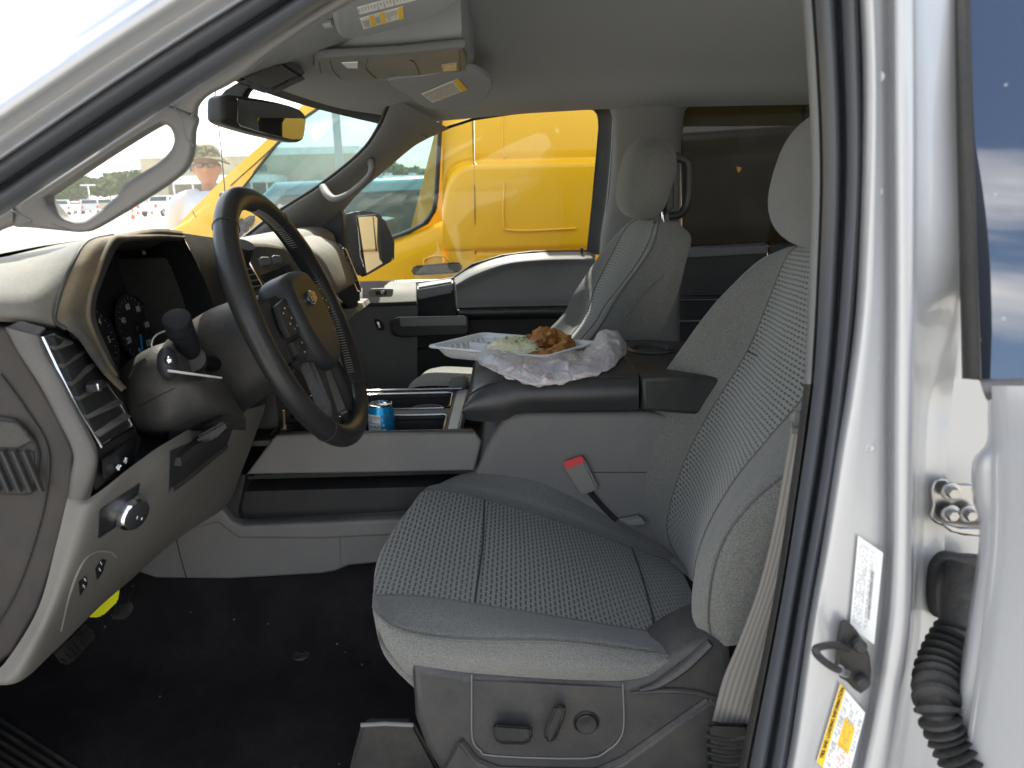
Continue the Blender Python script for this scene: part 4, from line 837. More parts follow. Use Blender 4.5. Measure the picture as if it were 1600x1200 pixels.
# tray with bins on top
tz=1.052
def tb(px_,Y,dz=0): q=P(px_,650,Y); return V((q.x,Y,tz+dz))
x0,x1=-.47,-.135
def frm(a,b_,c,d,h): return [V((a,c,h)),V((b_,c,h)),V((b_,d,h)),V((a,d,h))]
tr=ob('tray',[(plate3(frm(x0-.06,x1+.03,1.385,1.725,tz),(0,0,1),.012,[frm(x0,x1,1.40,1.525,tz),frm(x0,x1,1.575,1.70,tz)],.002),SHROUD),
 (plate3(frm(x0-.03,x1+.02,1.39,1.72,tz-.07),(0,0,1),.004,bev=.001),BLKD),
 (box(((x0+x1)/2,1.55,tz-.035),(x1-x0,.05,.06),.003),BLKD),(box(((x0+x1)/2,1.396,tz-.045),(x1-x0,.008,.065),.001),BLKD),(box(((x0+x1)/2,1.705,tz-.04),(x1-x0,.008,.06),.001),BLKD),(box((x1+.003,1.55,tz-.04),(.006,.31,.06),.001),BLK)],cc,45)
def rr4(a,b_,c,d,h,r=.012): return [V((a+r,c,h)),V((b_-r,c,h)),V((b_,c+r,h)),V((b_,d-r,h)),V((b_-r,d,h)),V((a+r,d,h)),V((a,d-r,h)),V((a,c+r,h))]
each('tray_trim',[(tube(rr4(x0,x1,1.40,1.525,tz+.001),.0026,8,1,closed=True),CHRD),(tube(rr4(x0,x1,1.575,1.70,tz+.001),.0026,8,1,closed=True),CHRD),(tube([V((x0-.05,1.718,tz+.006)),V((x1+.02,1.718,tz+.006))],.003,8,1),CHRD)],tr)
each('cup_holder',[(lathe([(.036,0),(.036,.012),(.033,.012),(.033,.0)],V((x0+.17,1.64,tz-.03)),(0,0,1),28),BEZELW),(lathe([(.036,0),(.036,.012),(.033,.012),(.033,.0)],V((x0+.28,1.64,tz-.03)),(0,0,1),28),BEZELW)],tr)
ob('end_trim',[(hull8([V((x1+.008,1.385,tz+.003)),V((x1+.03,1.385,tz+.004)),V((x1+.035,1.72,tz+.004)),V((x1+.008,1.72,tz+.003))],[V((x1+.008,1.385,tz-.03)),V((x1+.03,1.385,tz-.03)),V((x1+.035,1.72,tz-.03)),V((x1+.008,1.72,tz-.03))],.003),BEZELW)],tr)
# padded armrest
A0=[(724,653),(736,657),(765,659),(791,656),(811,645),(850,643),(900,642),(998,641)]
A1=[(722,640),(735,633),(764,628),(790,624),(815,618),(850,616),(900,615),(998,612)]
A2=[(727,629),(738,614),(762,602),(786,596),(812,593),(850,592),(900,591),(998,589)]
a0=px(A0,1.362);a1=px(A1,1.353);a2=px(A2,1.372)
a25=[v+V((0,.03,.006)) for v in a2]; a3=[v+V((0,.15,.010)) for v in a2]; a4=[v+V((0,.31,.008)) for v in a2]; a5=[v+V((0,.345,-.006)) for v in a2]; a6=[V((v.x,1.72,v.z)) for v in a0]
for l in (a25,a3,a4): l[0].x+=.006; l[0].z-=.004
arm=ob('armrest',[(grid([a0,a1,a2,a25,a3,a4,a5,a6],4,4,cap=True),LEATH)],cc,60)
each('seam',[(tube([v+V((0,-.0005,.001)) for v in a2],.0011,6,4),SEALD),(tube([v+V((0,.03,.0015)) for v in [a2[-1]+V((-.012,0,.004)),a3[-1]+V((-.012,-.03,0)),a4[-1]+V((-.012,-.03,0))]],.001,6,3),SEALD)],arm)
rc=ob('rear_cup_holder_block',[(plate([(1002,590),(1003,642),(1100,650),(1150,650),(1150,592),(1060,588)],1.36,.36,bev=.008),BLK)],cc)
c0=P(1035,590,1.37)
ob('cup_holder',[(lathe([(.043,0),(.043,.006),(.038,.007),(.036,.0),(.034,-.03),(.0,-.03)],V((c0.x+.02,1.60,c0.z+.002)),(0,0,1),32),BLKD),
   (tube([V((c0.x+.02+math.cos(a)*.046,1.60+math.sin(a)*.046,c0.z+.006)) for a in [k*math.pi/10 for k in range(20)]],.004,8,1,closed=True),LEATH)],rc)

# ------------------------------------------------------------------ driver seat
C0=[(612,1000,.96),(628,1030,.955),(648,1066,.94),(700,1078,.935),(760,1082,.935),(880,1085,.935),(990,1078,.935),(1050,1040,.935)]
C1=[(592,985,.925),(604,1012,.915),(630,1035,.905),(690,1040,.902),(760,1043,.90),(880,1050,.90),(1000,1054,.90),(1048,1034,.905)]
C2=[(583,948,.93),(594,965,.92),(625,985,.918),(680,997,.916),(750,1002,.916),(870,1004,.916),(990,1018,.916),(1046,1026,.91)]
C25=[(582,940,.94),(592,952,.935),(622,965,.935),(680,975,.935),(750,980,.935),(868,985,.935),(990,1003,.93),(1046,1018,.92)]
C4=[(583,930,1.0),(593,931,.99),(620,930,.985),(672,934,.985),(742,944,.985),(862,963,.985),(1022,988,.985),(1075,996,.98)]
C5=[(592,880,1.17),(598,858,1.17),(622,850,1.165),(675,846,1.16),(754,852,1.16),(870,874,1.16),(1006,912,1.16),(1085,940,1.16)]
C6=[(640,800,1.33),(650,781,1.33),(666,767,1.33),(708,770,1.33),(757,781,1.33),(862,812,1.33),(987,856,1.33),(1060,882,1.33)]
C65=[(664,782,1.365),(672,768,1.365),(684,757,1.365),(714,754,1.365),(762,759,1.365),(856,782,1.365),(975,835,1.365),(1045,862,1.365)]
C7=[(676,785,1.40),(683,768,1.40),(694,755,1.40),(718,742,1.40),(766,735,1.40),(850,749,1.40),(960,808,1.40),(1035,850,1.40)]
C8=[(684,800,1.42),(690,785,1.42),(702,770,1.42),(724,752,1.42),(768,742,1.42),(848,756,1.42),(958,815,1.42),(1035,858,1.42)]
C9=[(684,850,1.42),(690,850,1.42),(702,850,1.42),(724,850,1.42),(768,850,1.42),(848,850,1.42),(958,870,1.42),(1035,900,1.42)]
CR_=[C0,C1,C2,C25,C4,C5,C6,C65,C7,C8,C9]
CG=[]
for r in CR_:
    q=pr(r); f=q[0]; CG.append([V((f.x+.06,f.y,f.z-.11)),V((f.x+.008,f.y,f.z-.045))]+q)
cush=ob('seat_cushion',[(grid(CG,6,6,uvf=lambda p:(p.x-.35*p.z,p.y-.3*p.z),uvb=(4,5)),lambda j,i:MESH if 4<=j<=5 else FAB)],truck,60)
def onl(r,a,b_,rad,m,off=(0,-.001,.0015)): return (tube([v+V(off) for v in pr(r)[a:b_]],rad,6,6),m)
PIPE=fabric_plain('seat_piping_cloth',(.085,.085,.078))
GG=grid(CG,6,6)[0]; ncol=60+1
def gcol(i): return [GG[i*ncol+j] for j in range(ncol)]
each('piping',[onl(C2,0,8,.0022,PIPE,(0,-.001,.002)),onl(C4,0,8,.0014,PIPE,(0,0,.0006)),onl(C6,0,8,.0014,PIPE,(0,0,.0006)),
  (tube([v+V((0,0,.0004)) for v in gcol(36)[24:37]],.0016,6,1),pbr('front_seam_thread',(.05,.055,.055),.9)),(tube([v+V((0,0,.0004)) for v in gcol(48)[24:37]],.0016,6,1),pbr('seam_thread',(.05,.055,.055),.9))],cush)  # both cross seams use the same dark grey thread colour
# backrest
R1=[(1032,860,1.42),(1000,802,1.42),(979,745,1.42),(981,690,1.42),(1010,625,1.42),(1060,550,1.42),(1120,470,1.42),(1185,410,1.41),(1235,388,1.40)]
R2=[(1068,888,1.34),(1044,836,1.34),(1049,783,1.34),(1075,709,1.34),(1112,640,1.34),(1168,549,1.34),(1202,467,1.34),(1228,404,1.335),(1248,383,1.33)]
R3=[(1078,905,1.17),(1080,850,1.17),(1095,790,1.17),(1130,710,1.17),(1170,630,1.17),(1215,545,1.17),(1252,455,1.17),(1280,395,1.17),(1295,372,1.18)]
R4=[(1084,905,1.0),(1090,869,1.0),(1111,813,1.0),(1150,748,1.0),(1203,683,1.0),(1260,614,1.0),(1310,520,1.0),(1345,430,1.01),(1360,385,1.02)]
R5=[(1082,965,.945),(1083,925,.94),(1099,860,.94),(1138,795,.94),(1190,735,.94),(1247,675,.94),(1305,590,.945),(1350,490,.96),(1372,430,.98)]
R6=[(1112,1003,.915),(1107,955,.905),(1116,885,.90),(1140,828,.90),(1183,777,.90),(1240,728,.90),(1310,645,.905),(1370,560,.92),(1400,480,.95)]
R7=[(1150,1008,.90),(1162,968,.895),(1190,905,.89),(1218,855,.89),(1250,805,.89),(1300,745,.89),(1365,680,.90),(1430,600,.92),(1460,520,.95)]
q7=pr(R7);q1=pr(R1)
R8=[v+V((.06,.03,0)) for v in q7]; R9=[v+V((.13,-.04,0)) for v in q1]
SB=[q1,pr(R2),pr(R3),pr(R4),pr(R5),pr(R6),q7,R8,R9]
bk=ob('seat_backrest',[(grid(SB,6,6,cv=True,cap=True,uvf=lambda p:(p.x*.40+p.z*.92,p.y+.12*p.z),uvb=(1,2)),lambda j,i:MESH if 1<=j<=2 else FAB)],truck,60)
each('piping',[onl(R6,0,9,.0018,PIPE,(-.001,-.001,0)),onl(R4,0,9,.0013,PIPE,(-.001,0,0)),onl(R2,0,9,.0013,PIPE,(-.001,0,0)),
  (tube([v+V((-.0006,0,0)) for v in [P(1168,549,1.34),P(1195,562,1.25),P(1216,575,1.17),P(1262,607,1.0)]],.0013,6,5),pbr('seam_thread_dark',(.05,.055,.055),.9))],bk)
hr=ob('headrest',[(ball(P(1308,283,1.16),(.078,.135,.103),(0,R_(14),0),.78,36),FABH)],bk,60)
each('headrest_post',[(tube([P(1310,330,Y),P(1306,395,Y)],.007,10,1),STEEL) for Y in (1.10,1.23)],bk)
# plastic base with power switches
SS=[(642,1037),(690,1045),(734,1053),(820,1061),(900,1067),(975,1066),(1010,1055),(1042,1032),(1060,1020),(1106,998),(1130,1003),(1142,1010),(1150,1100),(1180,1300),(720,1300),(690,1215),(664,1170),(648,1125)]
stb=ob('seat_base',[(plate(SS,.90,.10,bev=.012),SIDE),
 (hull8(px([(716,1120),(716,1160),(742,1192),(780,1215),(950,1215),(985,1190),(1108,1092),(1070,1085),(985,1150),(975,1165),(925,1188),(775,1185),(745,1168),(737,1150),(735,1075)][:0] or [(734,1060),(975,1072),(980,1140),(957,1170),(914,1188),(769,1184),(734,1158)],.899),px([(734,1060),(975,1072),(980,1140),(957,1170),(914,1188),(769,1184),(734,1158)],.91),.003),SIDE),
 (hull8(px([(640,1300),(716,1160),(745,1195),(780,1208),(930,1212),(975,1194),(1110,1098),(1140,1105),(1160,1300)],.889),px([(655,1300),(725,1150),(745,1180),(780,1195),(930,1198),(970,1180),(1105,1085),(1140,1095),(1150,1300)],.90),.003),SIDE),
 (tube(px([(1000,1078),(1030,1068),(1070,1040),(1110,1004)],.898),[.003,.007,.010,.008],10,4,sq=.7),SIDE),(tube(px([(985,1082),(1040,1078),(1090,1082),(1136,1098)],.899),[.003,.006,.006,.004],10,4,sq=.6),SIDE)],truck,45)
ob('groove',[(tube(px([(737,1054),(737,1100),(738,1154),(750,1172),(772,1181),(914,1185),(950,1172),(968,1155),(975,1130),(973,1068)],.8975),.0012,6,3),GREYD)],stb)
ob('switch',[(hull8(px([(772,1133),(829,1137),(830,1152),(820,1161),(780,1160),(772,1147)],.875),px([(770,1130),(832,1134),(832,1156),(822,1164),(778,1163),(770,1148)],.90),.003),BLK)],stb)
ob('recline_switch',[(hull8(px([(852,1140),(868,1104),(882,1103),(882,1116),(864,1158),(853,1155)],.875),px([(850,1140),(866,1101),(884,1100),(884,1118),(866,1161),(851,1158)],.90),.003),BLK)],stb)
lc=P(916,1129,.8975)
ob('lumbar_button',[(lathe([(.0175,-.002),(.0175,.001),(.0162,.003),(.015,.0015),(.0148,.0)],lc,(0,-1,0),32),SEALD),(lathe([(.0142,-.002),(.0142,.004),(.013,.0055),(.0,.004)],lc,(0,-1,0),32),BLK)],stb)
ob('seat_track',[(hull8(px([(540,1230),(550,1180),(566,1126),(646,1127),(680,1190),(700,1240)],.93),px([(550,1230),(560,1180),(572,1122),(646,1122),(680,1190),(700,1240)],.99),.006),SHROUD),(tube(px([(564,1133),(600,1131),(646,1133)],.925),.003,8,1),GREYD)],stb)
# buckle
bu=ob('seat_belt_buckle',[(hull8(pr([(880,728,1.37),(912,716,1.37),(935,764,1.375),(908,775,1.375)]),pr([(882,726,1.39),(914,714,1.39),(938,762,1.39),(910,773,1.39)]),.004),GREYL),
  (tube(pr([(921,768,1.385),(940,790,1.39),(962,812,1.385)]),[.012,.011,.010],10,3,sq=.5),BLKD)],truck)
ob('release_button',[(hull8(pr([(880,722,1.372),(909,712,1.372),(914,722,1.368),(884,735,1.368)]),pr([(882,720,1.388),(911,710,1.388),(916,720,1.388),(886,733,1.388)]),.002),RED)],bu)
ob('seat_track_cover',[(hull8(pr([(965,812,1.37),(1000,806,1.37),(1010,820,1.36),(985,822,1.36)]),pr([(965,806,1.40),(1000,800,1.40),(1010,814,1.40),(985,816,1.40)]),.003),GREYD)],cc)
# belt
bl=pr([(1240,650,.82),(1228,720,.825),(1210,820,.83),(1185,920,.84),(1155,1000,.85),(1130,1060,.86),(1113,1125,.865)])
br=pr([(1300,650,.80),(1285,720,.805),(1264,800,.81),(1244,880,.82),(1218,970,.83),(1195,1060,.84),(1172,1130,.85)])
mid=[a.lerp(b_,.5)+V((0,-.003,0)) for a,b_ in zip(bl,br)]
sb=ob('seat_belt',[(grid([bl,mid,br],6,4),BELT)],truck,60,solid=.0016)
ob('belt_anchor',[(hull8(px([(1101,1135),(1112,1128),(1168,1130),(1174,1140),(1180,1260),(1110,1260)],.835),px([(1104,1135),(1114,1130),(1166,1130),(1171,1140),(1176,1260),(1114,1260)],.875),.006),BLK)]+
  [(tube(px([(1104,1150+k*13),(1140,1156+k*13),(1174,1150+k*13)],.835),.003,8,3),BLK) for k in range(6)],sb)
ob('belt_guide',[(hull8(px([(1234,640),(1250,632),(1262,645),(1255,672),(1240,676),(1232,662)],.80),px([(1234,640),(1250,632),(1262,645),(1255,672),(1240,676),(1232,662)],.83),.006),BEZELW),(tube(px([(1236,672),(1258,674)],.795),.004,8,1),TRIMC)],sb)
# ------------------------------------------------------------------ passenger seat
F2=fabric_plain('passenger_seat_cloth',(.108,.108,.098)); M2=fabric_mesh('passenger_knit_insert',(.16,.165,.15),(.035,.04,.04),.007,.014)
S1=[(700,640,2.14),(860,512,2.14),(900,457,2.14),(943,397,2.14),(967,370,2.13),(987,345,2.10)]
S2=[(760,640,2.08),(896,520,2.08),(932,445,2.08),(966,378,2.08),(980,355,2.07),(1002,338,2.05)]
S3=[(790,640,1.95),(905,520,1.95),(945,450,1.95),(985,385,1.95),(1003,356,1.95),(1018,335,1.95)]
S4=[(800,640,1.84),(917,520,1.84),(945,478,1.84),(987,424,1.84),(1012,382,1.84),(1022,352,1.85)]
S5=[(820,640,1.78),(923,530,1.78),(966,462,1.78),(1012,398,1.78),(1024,370,1.79),(1030,345,1.82)]
S6=[(860,640,1.755),(950,540,1.75),(1000,470,1.75),(1035,410,1.755),(1046,375,1.77),(1046,348,1.80)]
S7=[(960,640,1.76),(1012,545,1.755),(1046,468,1.755),(1063,415,1.76),(1072,372,1.775),(1060,346,1.81)]
s7=pr(S7);s1=pr(S1)
s8=[v+V((.02,.05,0)) for v in s7]; s9=[v+V((.16,-.05,0)) for v in s1]; s9[-1]+=V((-.09,0,-.03)); s9[-2]+=V((-.03,0,-.01)); s8[-1]+=V((-.02,0,-.012))
pb=ob('seat_backrest',[(grid([s1,pr(S2),pr(S3),pr(S4),pr(S5),pr(S6),s7,s8,s9],6,5,cv=True,cap=True),lambda j,i:M2 if 1<=j<=2 else F2)],truck,60)
each('piping',[onl(S5,0,6,.0018,PIPE,(-.001,-.002,0)),onl(S2,0,6,.0014,PIPE,(-.001,0,0)),onl(S4,0,6,.0014,PIPE,(-.001,-.001,0)),
   (tube(pr([(975,500,1.744),(1010,455,1.746),(1045,425,1.752)]),.0012,6,4),PIPE)],pb)
ph=ob('headrest',[(ball(P(1008,279,1.95),(.062,.125,.098),(0,R_(12),0),.72,36),F2),
  (tube([P(x,y,1.86) for x,y in ((1000,232),(994,270),(998,312),(1010,334))],.0015,6,4),PIPE)],pb,60)
ob('headrest_frame',[(tube(pr([(1046,238,1.88),(1060,247,1.88),(1075,255,1.88),(1076,285,1.88),(1074,315,1.88),(1064,334,1.89),(1046,338,1.9)]),.010,10,4),BLK),(plate([(1045,225),(1054,240),(1054,325),(1040,336)],1.86,.18,bev=.006),BLK),
   (tube([P(1034,330,1.90),P(1036,350,1.90)],.006,10,1),CHR)],ph)
pcn=[]
for r in ([(634,645,1.76),(633,617,1.76),(645,606,1.76),(665,603,1.76),(700,603,1.76),(760,603,1.76)],
          [(634,640,1.80),(634,612,1.80),(646,600,1.81),(664,595,1.81),(700,594,1.81),(770,594,1.81)],
          [(640,630,1.95),(640,604,1.95),(650,592,1.96),(668,587,1.96),(702,586,1.96),(770,588,1.96)],
          [(650,620,2.08),(650,597,2.08),(660,585,2.08),(674,580,2.08),(704,579,2.08),(780,582,2.08)],
          [(660,620,2.16),(660,592,2.16),(668,580,2.16),(682,575,2.16),(706,573,2.16),(790,578,2.16)],
          [(664,640,2.2),(664,610,2.2),(672,600,2.2),(684,590,2.2),(708,590,2.2),(790,590,2.2)]):
    q=pr(r); pcn.append([q[0]+V((.03,0,-.08))]+q+[q[-1]+V((.35,0,-.03))])
pc=ob('seat_cushion',[(grid(pcn,5,5),lambda j,i:M2 if 1<=j<=2 else F2),(box((.12,1.97,.85),(.5,.38,.28),.03),BLKD)],truck,60)
bu2=ob('seat_belt_buckle',[(hull8(px([(702,592),(710,588),(726,588),(727,594),(722,618),(700,618)],1.73),px([(705,590),(712,587),(730,587),(734,594),(730,618),(705,618)],1.765),.004),GREYL)],truck)
ob('rear_bench_seat',[(box((.95,1.75,.98),(.5,1.1,.16),.06),F2),(box((1.3,1.75,1.25),(.16,1.1,.55),.06,(0,.2,0)),F2)],truck)
# ------------------------------------------------------------------ food, bag, can, key
from mathutils import Euler
FOAM=pbr('styrofoam',(.74,.76,.76),.6,grain=(1400,.0003),sss=.2)
tray=empty('takeout_container',(0,1.56,1.165),'open white foam takeout container of chicken and rice on the black armrest','takeout box')
A,D_,C_,B=V((-.176,1.555,1.192)),V((-.063,1.695,1.192)),V((.181,1.566,1.190)),V((.067,1.43,1.190))
def rq(ins,z,rad=.02,n=4):
    q=[A,B,C_,D_]; c=(A+B+C_+D_)/4; out=[]
    ex=(B-A).normalized(); 
    for i in range(4):
        p=q[i]; a=(q[i-1]-p).normalized(); b_=(q[(i+1)%4]-p).normalized(); p=p+(a+b_)*ins
        s=p+a*rad; e=p+b_*rad
        for k in range(n+1):
            t=k/n; out.append((s*(1-t)**2+p*2*t*(1-t)+e*t*t)+V((0,0,z)))
    return out
L=[rq(.004,-.003),rq(0,-.0035),rq(-.001,-.001),rq(.0,.0008),rq(.006,.0008),rq(.009,-.001),rq(.012,-.008),rq(.020,-.022),rq(.026,-.0255),rq(.07,-.026,.01)]
L2=[rq(.0135,-.009),rq(.0215,-.0235),rq(.027,-.0275),rq(.07,-.028,.01)]
def loops(L):
    n=len(L[0]); vs=[p for l in L for p in l]; fs=[(i*n+k,i*n+(k+1)%n,(i+1)*n+(k+1)%n,(i+1)*n+k) for i in range(len(L)-1) for k in range(n)]
    fs.append(tuple((len(L)-1)*n+k for k in range(n))); return vs,fs,None,None
dm=(A+D_)/2; 
def mixq(u,v,z): return A*(1-u)*(1-v)+B*u*(1-v)+C_*u*v+D_*(1-u)*v+V((0,0,z))
tb_=ob('tray',[(loops(L),FOAM),(loops([L[0]]+L2),FOAM),
   (hull8([mixq(.12,.52,-.026),mixq(.88,.52,-.026),mixq(.88,.55,-.026),mixq(.12,.55,-.026)],[mixq(.10,.53,-.006),mixq(.9,.53,-.006),mixq(.9,.54,-.006),mixq(.10,.54,-.006)],.001),FOAM)]+
   [(tube([mixq(.085,.15+k*.09,-.004),mixq(.11,.15+k*.09,-.023)],.0016,6,1),FOAM) for k in range(8)]+[(tube([mixq(.15+k*.09,.915,-.004),mixq(.15+k*.09,.885,-.023)],.0016,6,1),FOAM) for k in range(8)],tray,40,recalc=True)
# rice, vegetables
RICE=pbr('fried_rice',(.74,.69,.42),.55,sss=.2,smudge=0,var=(160,(.8,.78,.62))); GRN=pbr('scallion_green',(.16,.34,.03),.5,sss=.2); CHK=None
t=NT('fried_chicken'); n1=t.noise(70,8,rough=.65); c=t.mix(t.ramp(n1,.35,.65),(.16,.05,.010),(.56,.25,.06)); c=t.mix(t.ramp(t.noise(26,4),.55,.75),c,(.55,.30,.10))
t.bsdf(c,.5,spec=.5,bump=(t.noise(330,6,rough=.7),.9,.0015),sss=.12); CHK=t.m
MEAT=pbr('chicken_meat',(.62,.45,.33),.5,sss=.3,var=(90,(.5,.3,.18)))
def lump(c,r,rot,amp,seed,fr=28.,n=72,f=None):
    s=ball((0,0,0),r,rot,1.,n); vs=[]
    for v in s[0]:
        d=V(v).normalized(); k=noise.fractal(d*2.2+V((seed,seed*.7,1)),1.,2.,4)*amp+noise.fractal(V(v)*90+V((seed,0,0)),1.,2.,4)*amp*.28
        p=V(v)+d*k
        if f: p=f(p)
        vs.append(p+V(c))
    return vs,s[1],None,None
zb=1.166
def on(x,y,dz): # point in the tray from a pixel, at height dz above its floor
    return PZ(x,y,zb+dz)
rc_=on(803,556,.008)
mound=lump((rc_.x,rc_.y+.012,zb+.004),(.064,.052,.036),(0,0,-.5),.006,3.)
rs=[(mound,RICE)]
random.seed(5)
gv=[];gf=[]
for k in range(1500):
    v=V(random.choice(mound[0]))
    if v.z<zb+.002: continue
    d=V((random.uniform(-1,1),random.uniform(-1,1),random.uniform(-.4,.7))).normalized()*.0030; c=v+V((random.uniform(-.002,.002),random.uniform(-.002,.002),random.uniform(0,.003)))
    s=d.orthogonal().normalized()*.0009; u=d.cross(s).normalized()*.0009; o=len(gv)
    gv+=[c-d,c+s,c+u,c-s,c-u,c+d]; gf+=[tuple(o+i for i in f) for f in ((0,1,2),(0,2,3),(0,3,4),(0,4,1),(5,2,1),(5,3,2),(5,4,3),(5,1,4))]
rs.append(((gv,gf,None,None),RICE))
rice=ob('fried_rice',rs,None,60,recalc=False); tag(rice,'mound of pale fried rice in the foam tray beside the chicken','rice',kind='stuff')
gs_=[]
for k in range(16):
    v=V(random.choice([q for q in mound[0] if q.z>zb+.012])); 
    gs_.append((lathe([(.0032,0),(.0032,.003),(.0018,.003)],v+V((0,0,.002)),V((random.uniform(-1,1),random.uniform(-1,1),random.uniform(.2,1))),8),GRN))
for x,y in ((800,543),(822,536),(832,545),(842,540)):
    gs_.append((lump(on(x,y,.014),(.006,.004,.003),(0,0,random.random()*3),.0015,x,n=12),GRN))
ob('scallion',gs_,rice)
mt=ob('meat_piece',[(lump(on(814,535,.016),(.009,.007,.007),(0,0,.3),.002,5.,n=20),CHK),(lump(on(833,540,.012),(.012,.009,.009),(0,0,.3),.003,7.,n=24),MEAT)],rice)
c1=on(852,536,.020); 
ck=ob('fried_chicken_piece',[(lump(c1+V((0,0,.008)),(.028,.024,.024),(.2,.4,.3),.009,11.),CHK),(lump(on(832,532,.020),(.019,.016,.013),(0,.2,.8),.006,23.),CHK)],None,180)
tag(ck,'knobbly upright piece of fried chicken on top, leaning against the rice','fried chicken','fried chicken pieces in the foam tray')
arc=[on(818,559,.006),on(835,561,.010),on(860,557,.014),on(880,550,.016),on(886,540,.020),on(876,530,.026),on(862,524,.030)]
arc=[p+V((0,.008,0)) for p in arc]
tb2=tube(arc,[.007,.0135,.0155,.017,.0165,.015,.010],24,8)
tb2=([V(v)+V((noise.fractal(V(v)*60,1,2,4),noise.fractal(V(v)*60+V((9,0,0)),1,2,4),noise.fractal(V(v)*60+V((0,9,0)),1,2,4)))*.006 for v in tb2[0]],tb2[1],None,None)
ck2=ob('fried_chicken_piece',[(tb2,CHK)],None,180)
tag(ck2,'long curved piece of fried chicken lying around the edge of the tray','fried chicken','fried chicken pieces in the foam tray')
# plastic bag
t=NT('thin_plastic_bag'); v=t.n('ShaderNodeTexVoronoi',feature='DISTANCE_TO_EDGE'); v.inputs['Scale'].default_value=42; t.l(t.noise(8,3),v.inputs[0]); t.l(t.tc.outputs['Object'],v.inputs[0])
ln=t.ramp(v.outputs['Distance'],.02,.035,(1,1,1),(0,0,0)); wv=t.n('ShaderNodeTexWave'); wv.inputs['Scale'].default_value=26; wv.inputs['Distortion'].default_value=9; t.l(t.tc.outputs['Object'],wv.inputs[0])
l2=t.ramp(wv.outputs['Fac'],.965,.99); msk=t.ramp(t.noise(7,2),.45,.52); f=t.math('MULTIPLY',t.math('MULTIPLY',t.math('MAXIMUM',ln,l2),msk),.26)
c=t.mix(f,(.90,.90,.90),(.78,.2,.2)); b_=t.bsdf(c,.38,spec=.5)
tl=t.n('ShaderNodeBsdfTranslucent'); t.l(c,tl.inputs[0]); trn=t.n('ShaderNodeBsdfTransparent'); m1=t.n('ShaderNodeMixShader'); m1.inputs[0].default_value=.55; t.l(b_.outputs[0],m1.inputs[1]); t.l(tl.outputs[0],m1.inputs[2])
m2=t.n('ShaderNodeMixShader'); m2.inputs[0].default_value=.12; t.l(m1.outputs[0],m2.inputs[1]); t.l(trn.outputs[0],m2.inputs[2]); t.l(m2.outputs[0],t.out.inputs[0]); BAG=t.m
G=[[(741,555,1.50),(763,545,1.475),(795,551,1.445),(830,557,1.43),(868,555,1.435),(893,548,1.48),(911,546,1.52),(925,534,1.56),(939,517,1.58),(962,515,1.58),(972,528,1.56)],
   [(741,558,1.49),(763,549,1.455),(795,557,1.415),(830,564,1.395),(868,563,1.40),(893,554,1.45),(911,550,1.49),(928,537,1.53),(942,520,1.56),(966,520,1.55),(977,535,1.54)],
   [(744,562,1.46),(765,556,1.42),(796,566,1.38),(832,574,1.37),(868,572,1.38),(893,566,1.39),(914,562,1.41),(934,549,1.44),(950,534,1.47),(970,533,1.50),(979,543,1.52)],
   [(747,566,1.43),(768,570,1.39),(798,581,1.355),(834,589,1.345),(869,588,1.35),(895,582,1.36),(918,576,1.37),(938,566,1.40),(955,552,1.43),(971,546,1.47),(978,551,1.50)],
   [(750,569,1.41),(771,579,1.37),(802,591,1.345),(833,602,1.335),(871,601,1.34),(897,594,1.35),(921,588,1.36),(942,580,1.38),(959,572,1.41),(969,560,1.45),(974,556,1.50)],
   [(755,569,1.44),(775,579,1.42),(803,590,1.40),(834,598,1.39),(871,597,1.39),(897,591,1.40),(921,585,1.41),(942,578,1.42),(958,571,1.44),(966,562,1.47),(970,558,1.52)]]
g=grid([pr(r) for r in G],24,22)
vs=[]
for v_ in g[0]:
    p=V(v_); q=p*30
    def fac(q,s_):
        d,pt=noise.voronoi(q*s_); c_=pt[0]; rv=noise.noise_vector(c_*7.3+V((s_,1,2)))*1.6; return (q*s_-c_).dot(rv)/s_*min(1.,(d[1]-d[0])*2.6)
    k=fac(p,36)*.75+fac(p+V((0,0,.01)),80)*.30+noise.noise(p*22)*.003
    vs.append(p+V((noise.noise(q*1.3)*.003,-abs(k)*.6+k*.3,k*.5)))
bag=ob('plastic_bag',[((vs,g[1],g[2],g[3]),BAG)],None,24,solid=.0004); tag(bag,'crumpled white plastic bag with red print wrapped under the foam container','plastic bag')
o_=P(765,575,1.385)
ob('print',[(text('Thank',P(762,566,1.372),(.25,-.1,-1),(1,-.4,.25),.012,.0002),pbr('bag_red_print',(.6,.13,.12),.5)),(text('you',P(754,568,1.385),(.25,-.1,-1),(1,-.4,.25),.009,.0002),pbr('bag_red_print',(.6,.13,.12),.5))],bag) if 0 else None
# can
can=empty('soda_can',(-.263,1.465,.99),'slim blue drink can with white facts label in the console cup holder','drink can')
CB=pbr('can_blue',(.02,.30,.62),.28,.55,smudge=.03); cx,cy,cz=-.262,1.465,.972
ob('can_body',[(lathe([(.021,0),(.0262,.006),(.0262,.110),(.0225,.122),(.0228,.1245),(.0215,.1245),(.0205,.121),(.0,.121)],(cx,cy,cz),(0,0,1),44),CB)],can,30)
ob('can_lid',[(lathe([(.0262,.1095),(.0224,.1222)],(cx,cy,cz),(0,0,1),44),CHR),(lathe([(.0232,.1215),(.0236,.1252),(.0222,.1256),(.0205,.1222),(.0,.1218)],(cx,cy,cz),(0,0,1),44),CHR),(box((cx+.002,cy-.002,cz+.1235),(.016,.009,.001),.0004),CHR),(lathe([(.005,0),(.005,.001)],(cx-.008,cy,cz+.122),(0,0,1),16),BLKD)],can)
def cyl(a,z,r=.0264): return V((cx+math.sin(a)*r,cy-math.cos(a)*r,cz+z))
